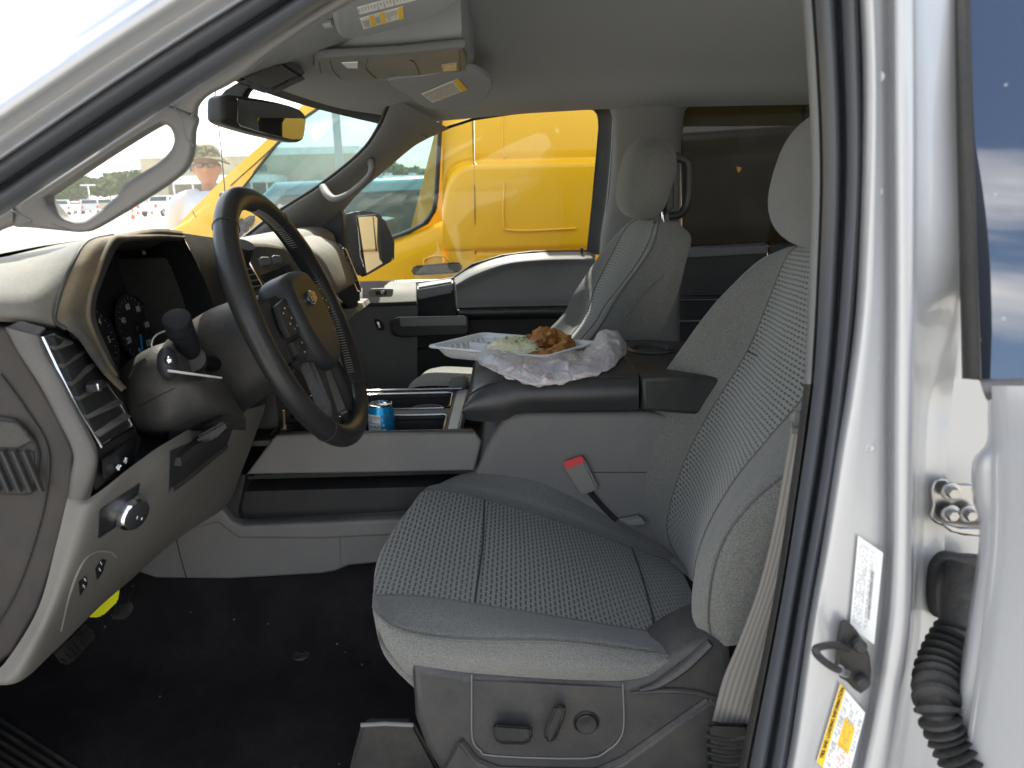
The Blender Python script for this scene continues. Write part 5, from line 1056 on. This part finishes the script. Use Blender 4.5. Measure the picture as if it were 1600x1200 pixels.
def cpatch(a0,a1,z0,z1,r,m,n=8):
    vs=[cyl(a0+(a1-a0)*i/n,z,r) for i in range(n+1) for z in (z0,z1)]; return ((vs,[(2*i,2*i+2,2*i+3,2*i+1) for i in range(n)],None,None),m)
def ctext(s,a,z,size,m):
    sh=text(s,(0,0,0),(1,0,0),(0,1,0),size,.00005,'LEFT',bold=.00015); return (([cyl(a+v.x/.0266,z+v.y,.0267) for v in sh[0]],sh[1],None,None),m)
la=[cpatch(-1.05,.12,.030,.108,.0264,PAPER,14),ctext('Nutrition Facts',-.93,.1035,.0072,INK),cpatch(-1.0,.05,.0985,.0993,.0266,INK),ctext('1 can',-.95,.095,.005,INK),cpatch(-1.0,.05,.0895,.0912,.0266,INK),ctext('Calories',-.95,.084,.0062,INK),ctext('130',-.38,.0845,.0095,INK)]
for k in range(10): la.append(cpatch(-1.0,-.1 if k%3 else .02,.0765-k*.0045,.0775-k*.0045,.0266,INK))
for k in range(6): la.append(cpatch(.25,.3+.1*(k%3),.095-k*.010,.099-k*.010,.0265,PAPER))
ob('facts_label',la,can,recalc=False)
# hanging key fob strip under the column
GOLD=pbr('brass_chain',(.75,.5,.25),.3,1.)
kc_=empty('key_chain',(-.42,1.2,1.05),'short gold bead chain hanging below the steering column','key chain')
ob('chain',[(ball(P(443+.2*k,642+k*3.4,1.22),(.0026,.0026,.0018),n=8),GOLD) for k in range(9)],kc_)
pk=ob('plastic_pick',[(hull8([P(262,577,.90),P(262,581,.90),P(347,592,1.0),P(347,589,1.0)],[P(262,577,.902),P(262,581,.902),P(347,592,1.002),P(347,589,1.002)],0),PAPER)],None); tag(pk,'thin white plastic strip sticking out across the steering column','plastic strip')

# ------------------------------------------------------------------ the yellow van
van=empty('cargo_van',(0,4.0,0),'tall yellow cargo van parked close beside the pickup, seen through its passenger windows','van')
VY=3.15
def vcol(x,ys): return [(x,y) for y in ys]
prows=[(-205,3.42),(-200,3.40),(60,3.24),(175,3.19),(236,3.166),(247,3.164),(252,3.160),(257,3.132),(266,3.122),(330,3.120),(383,3.122),(390,3.128),(394,3.136),(400,3.129),(410,3.122),(520,3.13),(760,3.16),(1060,3.2)]
def prow(k,cols):
    y,Y=prows[k]; out=[]
    for x in cols: out.append((x,y-(x-740)*.022,Y))
    return pr(out)
cols=[741.5,780,900,1100,1300,1600,2200,3200]
vb=ob('van_body',[(grid([prow(k,cols) for k in range(18)],2,3),YEL),
  (grid([pr([(c,y,Y) for (c,_),y,Y in zip(((741,0),(725,1),(710,2),(698,3),(691,4)),ys,Ys)]) for ys,Ys in (
   ((-205,-205,-205,-205,-205),(3.42,)*5),((60,60,60,60,60),(3.24,)*5),((175,175,175,175,175),(3.19,)*5),((236,236,240,246,262),(3.166,)*5),((247,248,254,266,300),(3.16,)*5),((252,254,262,280,325),(3.160,)*5),((257,260,270,291,340),(3.132,)*5),((266,270,282,306,354),(3.122,)*5),
   ((330,332,338,346,370),(3.12,)*5),((383,384,384,384,386),(3.122,)*5),((390,391,391,391,392),(3.128,)*5),((394,395,395,395,396),(3.136,)*5),((400,401,401,401,402),(3.129,)*5),((520,)*5,(3.13,)*5),((1060,)*5,(3.2,)*5))],3,3),YEL),
  (grid([pr([(x,a,Y) for x,a in zip((692,650,600,520,430,340,275,150,-100),ys)]) for Y,ys in (
    (3.150,(345,362,378,370,346,312,355,395,470)),(3.135,(352,370,386,377,352,320,357,398,473)),(3.125,(362,380,395,386,361,335,362,402,478)),(3.118,(378,396,410,400,380,355,370,412,490)),(3.12,(410,425,435,430,420,410,420,450,520)),(3.14,(600,600,600,600,600,600,600,600,640)),(3.2,(1060,)*9))],4,3),YEL),
  (grid([pr([(258,385,3.17),(275,355,3.16),(347,281,3.17),(402,232,3.19),(466,172,3.21),(494,138,3.22),(560,75,3.25),(640,0,3.28)]),pr([(275,375,3.15),(295,362,3.135),(362,288,3.145),(418,239,3.165),(472,184,3.185),(508,150,3.20),(575,88,3.23),(660,10,3.26)]),
     pr([(300,380,3.14),(320,350,3.125),(372,299,3.135),(432,227,3.165),(474,186,3.18),(532,148,3.20),(600,100,3.22),(680,40,3.25)])],5,4),YEL),
  (grid([pr([(575,88,3.23),(640,60,3.22),(692,48,3.2),(696,48,3.2)]),pr([(740,-150,3.36),(760,-180,3.38),(790,-200,3.4),(800,-205,3.4)])],3,3),YEL),(box((2.45,4.1,2.70),(5.0,1.5,.06),.02),YEL),(plate3([V((-.7,4.98,1.0)),V((6,4.98,1.0)),V((6,4.98,2.6)),V((-.2,4.98,2.6))],(0,1,0),.03,[[V((-.75+.35,4.98,1.4)),V((.05,4.98,1.4)),V((.05,4.98,2.2)),V((-.1,4.98,2.2))]],.003),YEL),
  (box((1.5,4.05,.6),(7,1.75,.5),.05),YEL),(box((-1.9,4.05,.9),(1.0,1.7,.5),.12),YEL),(box((4.9,4.05,1.5),(.05,1.8,2.0),.01),YEL)],van,50)
# pressed side panels, seams
ob('side_panel',[(grid([pr([(x,y-(x-790)*.022,Y) for x in (788,900,1060,1100,1122,1134,1143,1140)]) for y,Y in ((262,3.128),(270,3.117),(330,3.111),(378,3.114),(384,3.124))],2,3),YEL)],vb) if 0 else None
ob('body_seam',[(tube(pr([(738,185,3.188),(740,246,3.158),(741,262,3.13),(742,330,3.119),(743,394,3.134),(745,440,3.122)]),.003,6,4),pbr('seam_dark_yellow',(.25,.14,.01),.6)),(tube(pr([(1256,140,3.19),(1255,240,3.16),(1255,262,3.125),(1255,380,3.12)]),.004,6,3),SEALD),
  (tube(pr([(360,290,3.14),(418,238,3.162),(472,183,3.183)]),.0022,6,3),SEALD),(tube(pr([(301,330,3.134),(312,352,3.13),(316,366,3.12)]),.002,6,3),SEALD)],vb)
ob('panel_press',[(tube(pr(l),.0045,8,5),YEL) for l in (
  [(786,180,3.186),(785,230,3.168),(789,246,3.158)],[(788,285,3.12),(787,345,3.117),(800,360,3.117),(900,357,3.117)],
  [(1063,232,3.165),(1100,230,3.165),(1121,238,3.16),(1133,262,3.13),(1142,312,3.12),(1141,372,3.12)])],vb)
VW=[(374,300),(432,226),(474,185),(531,147),(600,96),(640,66),(690,50),(691,120),(688,220),(683,310),(679,330),(668,348),(640,364),(600,378),(520,370),(430,346),(395,326)]
vg=ob('door_window',[(grid([pr([(x,y,3.17) for x,y in l]) for l in ([(374,300),(432,226),(474,185),(531,147),(600,96),(640,66),(692,50)],[(385,312),(460,260),(510,220),(560,190),(610,160),(650,140),(691,140)],[(395,326),(440,300),(520,290),(580,270),(620,255),(655,250),(688,250)],[(396,328),(430,346),(520,371),(600,379),(640,365),(668,349),(684,325)])],4,4),VGLASS)],van,60)
VS=[(x,y) for x,y in VW]
ob('window_seal',[(tube(pr([(x,y,3.155) for x,y in VS]),.010,8,1,closed=True,sq=.6),SEALD),(tube(pr([(688,190,3.15),(684,260,3.15),(681,308,3.15),(676,330,3.15),(664,347,3.15),(640,361,3.15),(605,374,3.15)]),.017,8,3,sq=.5),SEALD)],vg)
ob('windshield',[(grid([[P(275,356,3.2),P(402,232,3.22),P(494,138,3.25),P(600,35,3.3)],[P(275,356,3.2)+V((-.15,.85,-.02)),P(402,232,3.22)+V((-.15,.85,.02)),P(494,138,3.25)+V((-.12,.85,.04)),P(600,35,3.3)+V((-.1,.8,.04))],[P(275,356,3.2)+V((0,1.72,0)),P(402,232,3.22)+V((0,1.7,0)),P(494,138,3.25)+V((0,1.65,0)),P(600,35,3.3)+V((0,1.6,0))]],3,4),WCLEAR)],van)
vh=ob('door_handle',[(hull8(pr([(643,420,3.075),(648,416,3.07),(712,410,3.07),(722,412,3.075),(722,423,3.075),(714,426,3.07),(650,430,3.07),(643,427,3.075)]),pr([(643,420,3.10),(648,415,3.10),(712,409,3.10),(722,411,3.10),(722,424,3.10),(714,427,3.10),(650,431,3.10),(643,428,3.10)]),.006),pbr('faded_black_plastic',(.06,.06,.06),.6,dust=.5)),
   (tube(pr([(662,414,3.11),(664,405,3.115),(680,400,3.117),(694,401,3.117),(702,407,3.115)]),.004,8,5),YEL)],van)
ob('seam',[(tube(pr([(660,416,3.068),(660,430,3.068)]),.0015,6,1),SEALD)],vh)
ob('side_mirror',[(hull8(pr([(355,352,2.95),(368,340,2.95),(388,340,2.95),(392,352,2.95),(388,372,2.95),(362,374,2.95)]),pr([(358,350,3.10),(370,342,3.10),(386,342,3.10),(390,352,3.10),(386,368,3.10),(364,370,3.10)]),.02),BLK),(tube(pr([(380,352,3.10),(400,340,3.16)]),.02,8,1),BLK)],van)
ob('dashboard',[(box((-.95,4.05,1.25),(.55,1.6,.22),.06),BLK)],van)
for y in (3.55,4.5): ob('seat',[(box((-.05,y,1.25),(.16,.5,.85),.06,(0,.15,0)),BLK),(box((-.02,y,1.78),(.1,.26,.2),.04,(0,.1,0)),BLK)],van)
for x in (-1.75,3.3):
    for y in (3.27,4.9):
        w_=ob('wheel',[(lathe([(.2,-.11),(.33,-.11),(.36,-.08),(.36,.08),(.33,.11),(.2,.11)],(x,y,.36),(0,-1,0),28),SEALD)],van)
        ob('rim',[(lathe([(.21,-.1),(.21,.09),(.12,.06),(.04,.08),(.0,.08)],(x,y,.36),(0,-1,0),20),STEEL)],w_)
# ------------------------------------------------------------------ person in a camouflage hat beyond the van
SKIN=pbr('skin',(.33,.17,.11),.5,sss=.15,smudge=.03); SHIRT=pbr('white_shirt',(.48,.51,.56),.8); JEAN=pbr('dark_trousers',(.05,.06,.09),.8)
t=NT('camouflage_cloth'); a=t.ramp(t.noise(26,2),.46,.5); b2_=t.ramp(t.noise(38,2),.52,.55); c=t.mix(a,(.13,.12,.05),(.055,.07,.025)); c=t.mix(b2_,c,(.24,.20,.11)); t.bsdf(c,.9); CAMO=t.m
BO=V((-1.985,5.3,.04))
person=empty('person',(BO.x,BO.y,0),'person in a camouflage hat, sunglasses and white shirt standing beyond the yellow van','person')
def b3_(x,y,z): return BO+V((x,y,z))
fd=V((.30,-.95,0)).normalized(); sd=V((-fd.y,fd.x,0))   # facing, and their left
def bf(s,f,z): return BO+sd*s+fd*f+V((0,0,z))
parts=[ball(bf(0,0,1.655),(.078,.092,.118),(0,0,math.atan2(fd.x,-fd.y)),.95,28),ball(bf(0,.045,1.60),(.05,.045,.055)),tube([bf(0,-.02,1.38),bf(0,-.012,1.47),bf(0,-.008,1.58)],[.072,.050,.047],14,3),
  ball(bf(0,.105,1.642),(.016,.02,.024)),ball(bf(.082,-.005,1.645),(.012,.022,.032)),ball(bf(-.082,-.005,1.645),(.012,.022,.032)),ball(bf(0,.078,1.60),(.026,.012,.008)),ball(bf(0,.070,1.563),(.028,.025,.02)),
  tube([bf(0,0,.92),bf(0,0,1.1),bf(0,.01,1.3),bf(0,0,1.42)],[.155,.145,.175,.13],20,4,sq=1)]
for s in (-1,1):
    parts+=[tube([bf(s*.13,0,1.41),bf(s*.20,0,1.38),bf(s*.235,-.01,1.22),bf(s*.25,.0,1.12),bf(s*.25,.04,.98),bf(s*.245,.07,.87)],[.06,.062,.05,.045,.038,.028],14,4),
      tube([bf(s*.09,0,.95),bf(s*.10,.01,.70),bf(s*.10,.02,.50),bf(s*.105,0,.30),bf(s*.11,-.02,.09)],[.09,.082,.062,.055,.042],14,4),
      tube([bf(s*.11,-.06,.05),bf(s*.115,.08,.045),bf(s*.12,.17,.03)],[.045,.045,.03],12,3,sq=.8),ball(bf(s*.243,.085,.83),(.022,.04,.045))]
    for k in range(4):
        parts.append(tube([bf(s*.243,.065+k*.014,.80),bf(s*.238,.07+k*.014,.76-.004*abs(k-1)),bf(s*.228,.07+k*.013,.725-.004*abs(k-1))],[.0095,.009,.007],8,2))
    parts.append(tube([bf(s*.238,.11,.84),bf(s*.225,.13,.80),bf(s*.215,.13,.775)],[.011,.010,.008],8,2))
body=ob('body',[(p,SKIN) for p in parts],person,180)
rm_=body.modifiers.new('one_surface','REMESH'); rm_.mode='VOXEL'; rm_.voxel_size=.0085; rm_.use_smooth_shade=True
def cloth(name,parts,m,vox=.012):
    o=ob(name,[(p,m) for p in parts],person,180); r=o.modifiers.new('one_surface','REMESH'); r.mode='VOXEL'; r.voxel_size=vox; r.use_smooth_shade=True; return o
sh=[tube([bf(0,0,.86),bf(0,0,1.0),bf(0,0,1.15),bf(0,.012,1.3),bf(0,.0,1.42),bf(0,-.012,1.495)],[.18,.172,.165,.19,.165,.068],24,4)]
for s in (-1,1): sh.append(tube([bf(s*.06,0,1.455),bf(s*.14,0,1.435),bf(s*.212,0,1.38),bf(s*.245,-.01,1.22),bf(s*.258,0,1.13)],[.07,.075,.075,.066,.064],16,4))
shirt=cloth('shirt',sh,SHIRT)
ob('placket',[(tube([bf(0,.155,1.42),bf(0,.195,1.33),bf(0,.19,1.2)],.005,6,3),SHIRT),(tube([bf(.07,.10,1.465),bf(.03,.145,1.43),bf(0,.16,1.40)],.011,8,3),SHIRT),(tube([bf(-.07,.10,1.465),bf(-.03,.145,1.43),bf(0,.16,1.40)],.011,8,3),SHIRT),(tube([bf(0,.125,1.452),bf(.012,.165,1.40),bf(0,.185,1.37)],.003,6,2),JEAN)],shirt)
cloth('trousers',[tube([bf(0,0,1.0),bf(0,0,.9)],[.165,.165],20,2)]+[tube([bf(s*.09,0,.96),bf(s*.10,.01,.70),bf(s*.10,.02,.50),bf(s*.105,0,.30),bf(s*.11,-.02,.11)],[.10,.095,.08,.075,.07],16,4) for s in (-1,1)],JEAN)
each('shoe',[(tube([bf(s*.11,-.07,.055),bf(s*.115,.08,.05),bf(s*.12,.19,.035)],[.052,.055,.04],12,3,sq=.85),BLK) for s in (-1,1)],person)
def wob(p): return p
br_=[];
for k in range(28):
    a=2*math.pi*k/28; br_.append((a,.145+.012*math.sin(2*a+.5),-.012*math.cos(2*a)))
hat=ob('hat',[(lathe([(.0,.088),(.05,.086),(.082,.07),(.094,.03),(.099,0)],bf(0,-.004,1.715),(0,0,1),28,sq=(1,1)),CAMO),
  ((lambda L:(sum(L,[]),[(i,(i+1)%28,28+(i+1)%28,28+i) for i in range(28)]+[(28+i,28+(i+1)%28,56+(i+1)%28,56+i) for i in range(28)],None,None))([[bf(math.cos(a)*.098,math.sin(a)*.10-.004,1.717) for a,r,z in br_],[bf(math.cos(a)*(r*.6+.05),math.sin(a)*(r*.6+.05),1.71+z*.5) for a,r,z in br_],[bf(math.cos(a)*r,math.sin(a)*r,1.688+z*1.6) for a,r,z in br_]]),CAMO)],person,60)
each('sunglass_lens',[(ball(bf(s*.036,.092,1.665),(.027,.012,.018),(0,0,math.atan2(fd.x,-fd.y)),.8,16),pbr('amber_lens',(.10,.05,.02),.08,coat=1.)) for s in (-1,1)]+[(tube([bf(s*.06,.085,1.67),bf(s*.083,.04,1.668),bf(s*.086,-.01,1.66)],.004,6,2),BLK) for s in (-1,1)]+[(tube([bf(-.012,.102,1.672),bf(.012,.102,1.672)],.004,6,1),BLK)],person)
# ------------------------------------------------------------------ the lot and what stands in it
t=NT('concrete_lot'); n=t.noise(1.3,8,rough=.6); v=t.n('ShaderNodeTexBrick'); v.inputs['Scale'].default_value=1; v.inputs['Mortar Size'].default_value=.006; v.inputs['Brick Width'].default_value=4.5; v.inputs['Row Height'].default_value=4.5; v.inputs['Color1'].default_value=(1,1,1,1); v.inputs['Color2'].default_value=(1,1,1,1); v.inputs['Mortar'].default_value=(.35,.35,.33,1); v.offset=0; t.l(t.tc.outputs['Object'],v.inputs[0])
w_=t.n('ShaderNodeTexVoronoi',feature='DISTANCE_TO_EDGE'); w_.inputs['Scale'].default_value=.16; nn=t.n('ShaderNodeTexNoise'); nn.inputs['Scale'].default_value=.8; nn.inputs['Detail'].default_value=8; t.l(t.tc.outputs['Object'],nn.inputs[0]); ad=t.n('ShaderNodeMixRGB',blend_type='ADD'); ad.inputs[0].default_value=1.5; t.l(t.tc.outputs['Object'],ad.inputs[1]); t.l(nn.outputs['Color'],ad.inputs[2]); t.l(ad.outputs[0],w_.inputs[0])
c=t.mix(t.ramp(n,.3,.7),(.37,.35,.30),(.46,.44,.385)); c=t.mix(1.,c,v.outputs['Color']); c.node.blend_type='MULTIPLY'; c=t.mix(t.ramp(w_.outputs['Distance'],.002,.006,(1,1,1),(0,0,0)),c,(.2,.18,.15)); t.bsdf(c,.85,bump=(t.noise(60,6),.4,.004)); LOT=t.m
gr=ob('ground',[(plate3([V((-1500,-1500,0)),V((1500,-1500,0)),V((1500,1500,0)),V((-1500,1500,0))],(0,0,1),.1,bev=.001),LOT)],None); tag(gr,kind='structure')
GRASS=pbr('dry_grass',(.16,.17,.06),.95,var=(.5,(.24,.21,.10)))
gg=ob('grass_verge',[(plate3([V((-260,150,.004)),V((60,150,.004)),V((60,400,.004)),V((-260,400,.004))],(0,0,1),.02,bev=.001),GRASS)],None); tag(gg,kind='structure')
# building
BW=pbr('tan_wall',(.42,.36,.25),.8,var=(.3,(.46,.40,.29))); BWW=pbr('pale_fascia',(.75,.74,.7),.7); DK=pbr('dark_glazing',(.03,.045,.05),.15)
def bx(px0,px1,y0,y1,Y,dep,m,z0=None):
    a=P(px0,y0,Y); b_=P(px1,y1,Y); z1=a.z; zz=b_.z if z0 is None else z0
    return (box(((a.x+b_.x)/2,Y+dep/2,(z1+zz)/2),(b_.x-a.x,dep,z1-zz),.05),m)
bd=empty('commercial_building',(-60,160,0),'large tan flat-roofed building with a white awning at the far side of the lot','building')
wb=ob('wall',[bx(216,560,238,330,150,30,BW,0)],bd)
ob('roof',[bx(215,561,236.5,239,149.6,30.8,BWW)],bd)
ob('awning',[bx(268,420,276,284,138,12,BWW)],bd)
for x in (270,300,330,360,392,416): ob('awning_post',[(lathe([(.15,0),(.15,3.9)],V((P(x,280,138.4).x,138.4,0)),(0,0,1),10),BWW)],bd)
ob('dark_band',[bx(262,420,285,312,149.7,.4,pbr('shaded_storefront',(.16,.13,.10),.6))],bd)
for x in (296,312,384,404): ob('window',[bx(x,x+13,258,268,149.7,.4,DK)],bd)
for x in (238,246): ob('wall_light',[bx(x,x+1.2,262,264,149.6,.4,BLK)],bd)
bd2=empty('low_building',(-6,62,0),'low white flat-roofed building with rooftop units seen through the van window','building')
ob('wall',[bx(560,760,281,330,60,12,pbr('grey_wall',(.34,.33,.31),.8),0)],bd2); ob('roof',[bx(555,765,276,283,59.5,13,BWW)],bd2)
for x in (600,638,664): ob('rooftop_unit',[bx(x,x+8,270,276.5,63,2,STEEL)],bd2)
ob('door',[bx(598,606,290,310,59.9,.3,DK)],bd2); ob('window',[bx(620,640,289,299,59.9,.3,DK)],bd2)
# tree line: a far wood
LEAF=NT('far_foliage'); LEAF.bsdf(LEAF.mix(LEAF.ramp(LEAF.noise(.6,4),.35,.7),(.04,.075,.02),(.11,.16,.045)),.9,spec=.1); LEAF=LEAF.m
random.seed(21); tv=[];tf=[]
for k in range(150):
    x=-230+k*1.9+random.uniform(-2,2); Y=240+random.uniform(-10,25); r=random.uniform(3,5.2); h=random.uniform(6.0,10.5)
    for j in range(150):
        th=random.uniform(0,6.28); ph=math.acos(random.uniform(-.3,1)); rr=r*random.uniform(.7,1.05)
        c=V((x+math.cos(th)*math.sin(ph)*rr,Y+math.sin(th)*math.sin(ph)*rr,h-r*.8+math.cos(ph)*rr*.85)); c.z=max(c.z,.6)
        u=V((random.gauss(0,1),random.gauss(0,1),random.gauss(0,1))).normalized()*random.uniform(.35,.8); w2=u.orthogonal().normalized()*random.uniform(.35,.8); o=len(tv)
        tv+=[c-u-w2,c+u-w2,c+u+w2,c-u+w2]; tf.append((o,o+1,o+2,o+3))
    o=len(tv); tv+=[V((x-.2,Y,0)),V((x+.2,Y,0)),V((x+.12,Y,h-r)),V((x-.12,Y,h-r))]; tf.append((o,o+1,o+2,o+3))
wd_=ob('far_woodland',[((tv,tf,None,None),LEAF)],None,recalc=False); tag(wd_,'line of green trees along the far edge of the lot','trees',kind='stuff')
# parked cars
def car(paint,name,label,cat,kind='car',group=None):
    r=empty(name,(0,0,0),label,cat,group)
    if kind=='box': pf=[(-2.9,.5),(-2.95,1.0),(-2.7,1.25),(-2.1,1.4),(-1.5,2.15),(2.2,2.3),(2.7,2.1),(2.85,1.2),(2.85,.6),(2.8,.45)]; wd=1.95
    elif kind=='pickup': pf=[(-2.7,.5),(-2.75,.85),(-2.6,1.05),(-1.5,1.15),(-.75,1.75),(.7,1.78),(.95,1.22),(2.65,1.22),(2.75,.6),(2.7,.45)]; wd=1.95
    elif kind=='suv': pf=[(-2.2,.4),(-2.25,.8),(-2.05,1.0),(-1.2,1.08),(-.55,1.62),(1.7,1.66),(2.15,1.1),(2.2,.5),(2.15,.38)]; wd=1.85
    else: pf=[(-2.2,.35),(-2.25,.65),(-2.1,.82),(-1.15,.95),(-.45,1.42),(.9,1.44),(1.6,1.02),(2.2,.95),(2.25,.5),(2.2,.33)]; wd=1.8
    ob('body',[(plate3([V((x,-wd/2,z)) for x,z in pf],(0,-1,0),wd,bev=.12),paint)],r,40)
    i=3; tp=pf[4];t2=pf[5];b1=pf[3];b2=pf[6]
    for s in (-1,1):
        ob('side_window',[(plate3([V((b1[0]+.25,s*(wd/2+.004),b1[1]+.03)),V((tp[0]+.08,s*(wd/2+.004),tp[1]-.12)),V((t2[0]-.05,s*(wd/2+.004),t2[1]-.12)),V((b2[0]-.12,s*(wd/2+.004),b2[1]+.05))],(0,s,0),.02,bev=.003),DK)],r)
    e=V((b2[0]-t2[0],0,b2[1]-t2[1])); nn_=V((-e.z,0,e.x)).normalized()*(-1 if -e.z<0 else 1)
    ob('rear_window',[(plate3([V((t2[0],-wd/2+.2,t2[1]))+e*.15+nn_*.01,V((t2[0],wd/2-.2,t2[1]))+e*.15+nn_*.01,V((t2[0],wd/2-.15,t2[1]))+e*.85+nn_*.01,V((t2[0],-wd/2+.15,t2[1]))+e*.85+nn_*.01],nn_,.02,bev=.003),DK)],r)
    e=V((b1[0]-tp[0],0,b1[1]-tp[1])); n3=V((e.z,0,-e.x)).normalized()*(-1 if e.z>0 else 1)
    ob('windshield',[(plate3([V((tp[0],-wd/2+.2,tp[1]))+e*.12+n3*.01,V((tp[0],wd/2-.2,tp[1]))+e*.12+n3*.01,V((tp[0],wd/2-.15,tp[1]))+e*.88+n3*.01,V((tp[0],-wd/2+.15,tp[1]))+e*.88+n3*.01],n3,.02,bev=.003),DK)],r)
    for x in (pf[0][0]+.85,pf[-1][0]-.9):
        for s in (-1,1):
            ob('wheel',[(lathe([(.2,-.1),(.33,-.1),(.35,-.07),(.35,.07),(.33,.1),(.0,.1)],(x,s*(wd/2-.1),.35),(0,s,0),16),SEALD),(lathe([(.2,0),(.2,.102),(.0,.104)],(x,s*(wd/2-.1),.35),(0,s,0),12),STEEL)],r)
    for s in (-1,1): ob('taillight',[(box((pf[-2][0]-.04,s*(wd/2-.16),pf[-2][1]+.3),(.12,.2,.28 if kind!='car' else .15),.03),RED)],r)
    if kind=='pickup':
        ob('rear_bumper',[(box((2.82,0,.62),(.16,1.9,.2),.04),CHR)],r); ob('tailgate_panel',[(box((2.74,0,.98),(.03,1.5,.34),.01),WHITE)],r)
    return r
wp=car(WHITE,'parked_pickup','white pickup seen from behind, parked alone in the lot beside orange cones','pickup','pickup')
q=P(258,333,72); wp.location=(q.x,72,0); wp.rotation_euler=(0,0,R_(-97))
cp_=[('silver',(.5,.5,.52)),('white',(.72,.72,.72)),('dark grey',(.06,.06,.07)),('red',(.35,.03,.03)),('blue',(.05,.12,.3)),('tan',(.4,.34,.24))]
PT={n:pbr('car_paint_'+n.replace(' ','_'),c,.3,coat=.8) for n,c in cp_}
random.seed(2)
spots=[(84,316,100),(93,319,88),(104,316,100),(117,317,96),(128,316,104),(139,318,92),(151,315,108),(163,316,102),(175,315,108),(186,316,104),(100,312,135),(125,312,135),(150,312,135),(172,312,138),(194,312,130)]
kinds={}
seq=[('silver','car'),('white','suv'),('dark grey','car'),('white','car'),('red','suv'),('silver','suv'),('blue','car'),('tan','suv'),('white','suv'),('dark grey','suv'),('silver','car'),('white','car'),('red','suv'),('silver','suv'),('dark grey','car')]
ordw=['leftmost','second from left','third from left','fourth from left','fifth from left','sixth from left','seventh from left','eighth from left','ninth from left','rightmost']
for i,((x,y,Y),(c_,k_)) in enumerate(zip(spots,seq)):
    key=(c_,k_)
    nm={'car':'sedan','suv':'suv'}[k_]
    lb=f"{c_} {'sedan' if k_=='car' else 'tall wagon'} parked in the {'near' if i<10 else 'back'} row of far cars, {ordw[i] if i<10 else ['leftmost','second from left','middle one','second from right','rightmost'][i-10]}"
    if key in kinds: o=copy_tree(kinds[key]); o['label']=lb
    else: o=car(PT[c_],'parked_car',lb,'car',k_,'cars parked in the far rows'); kinds[key]=o
    q=P(x,y,Y); o.location=(q.x,Y,0); o.rotation_euler=(0,0,R_(-62 if i<10 else -70)+random.uniform(-.05,.05))
o=car(pbr('teal_paint',(.12,.27,.31),.3,coat=.8),'parked_car','teal blue car parked right behind the yellow van, seen through its window','car','suv'); o.location=(-1.6,8.2,0); o.rotation_euler=(0,0,0)
o=car(PT['dark grey'],'unseen_reflection_van','unseen dark grey van added behind the camera to darken reflections in the tinted glass','van','box'); o.location=(2.2,-7.5,0)  # added out of view so the window glass mirrors something dark
# cones
def cone(label):
    r=empty('traffic_cone',(0,0,0),label,'traffic cone','orange traffic cones in the lot')
    ob('cone_body',[(lathe([(.19,.03),(.17,.05),(.03,.9),(.0,.91)],(0,0,0),(0,0,1),16),pbr('cone_orange',(.75,.13,.02),.5)),(lathe([(.128,.35),(.10,.52)],(0,0,0),(0,0,1),16),WHITE)],r)
    ob('cone_base',[(box((0,0,.02),(.5,.5,.04),.01),SEALD)],r); return r
c0_=None
cpz=[(206,324,70,'leftmost orange cone in the lot'),(214,320,82,'orange cone just right of the leftmost one'),(222,322,76,'third orange cone from the left'),(228,318,92,'small far orange cone left of the white pickup'),(206,327,62,'nearest orange cone, low at the left of the row'),(236,321,80,'orange cone next to the left rear wheel of the white pickup'),(272,321,80,'orange cone just right of the white pickup'),(279,319,88,'second orange cone right of the white pickup'),(284,323,74,'orange cone between the white pickup and the person, nearer one'),(288,318,92,'orange cone between the white pickup and the person, farther one'),(293,321,80,'orange cone right beside the shoulder of the person'),(217,317,98,'farthest orange cone in the row')]
for x,y,Y,lb in cpz:
    if c0_ is None: c0_=o=cone(lb)
    else: o=copy_tree(c0_); o['label']=lb
    q=P(x,y,Y); o.location=(q.x,Y,0)
lp=empty('light_pole',(P(142,320,95).x,95,0),'thin white pole with a crossarm among the far parked cars','light pole')
ob('pole',[(lathe([(.09,0),(.07,3.4)],(lp.location.x,95,0),(0,0,1),10),WHITE)],lp); ob('crossarm',[(box((lp.location.x,95,3.3),(1.8,.12,.14),.02),WHITE)],lp)
for x,Y,h,lb in ((530,30,12,'grey light pole seen through the upper glass of the yellow van'),(592,26,3.2,'short grey post seen through the van side window')):
    X_=P(x,250,Y).x; lp=empty('light_pole',(X_,Y,0),lb,'light pole'); ob('pole',[(lathe([(.16 if h>5 else .10,0),(.14 if h>5 else .09,h)],(X_,Y,0),(0,0,1),12),STEEL)],lp)
    ob('lamp_head',[(box((X_+.3,Y,h),(.8,.3,.12),.03),STEEL)],lp)
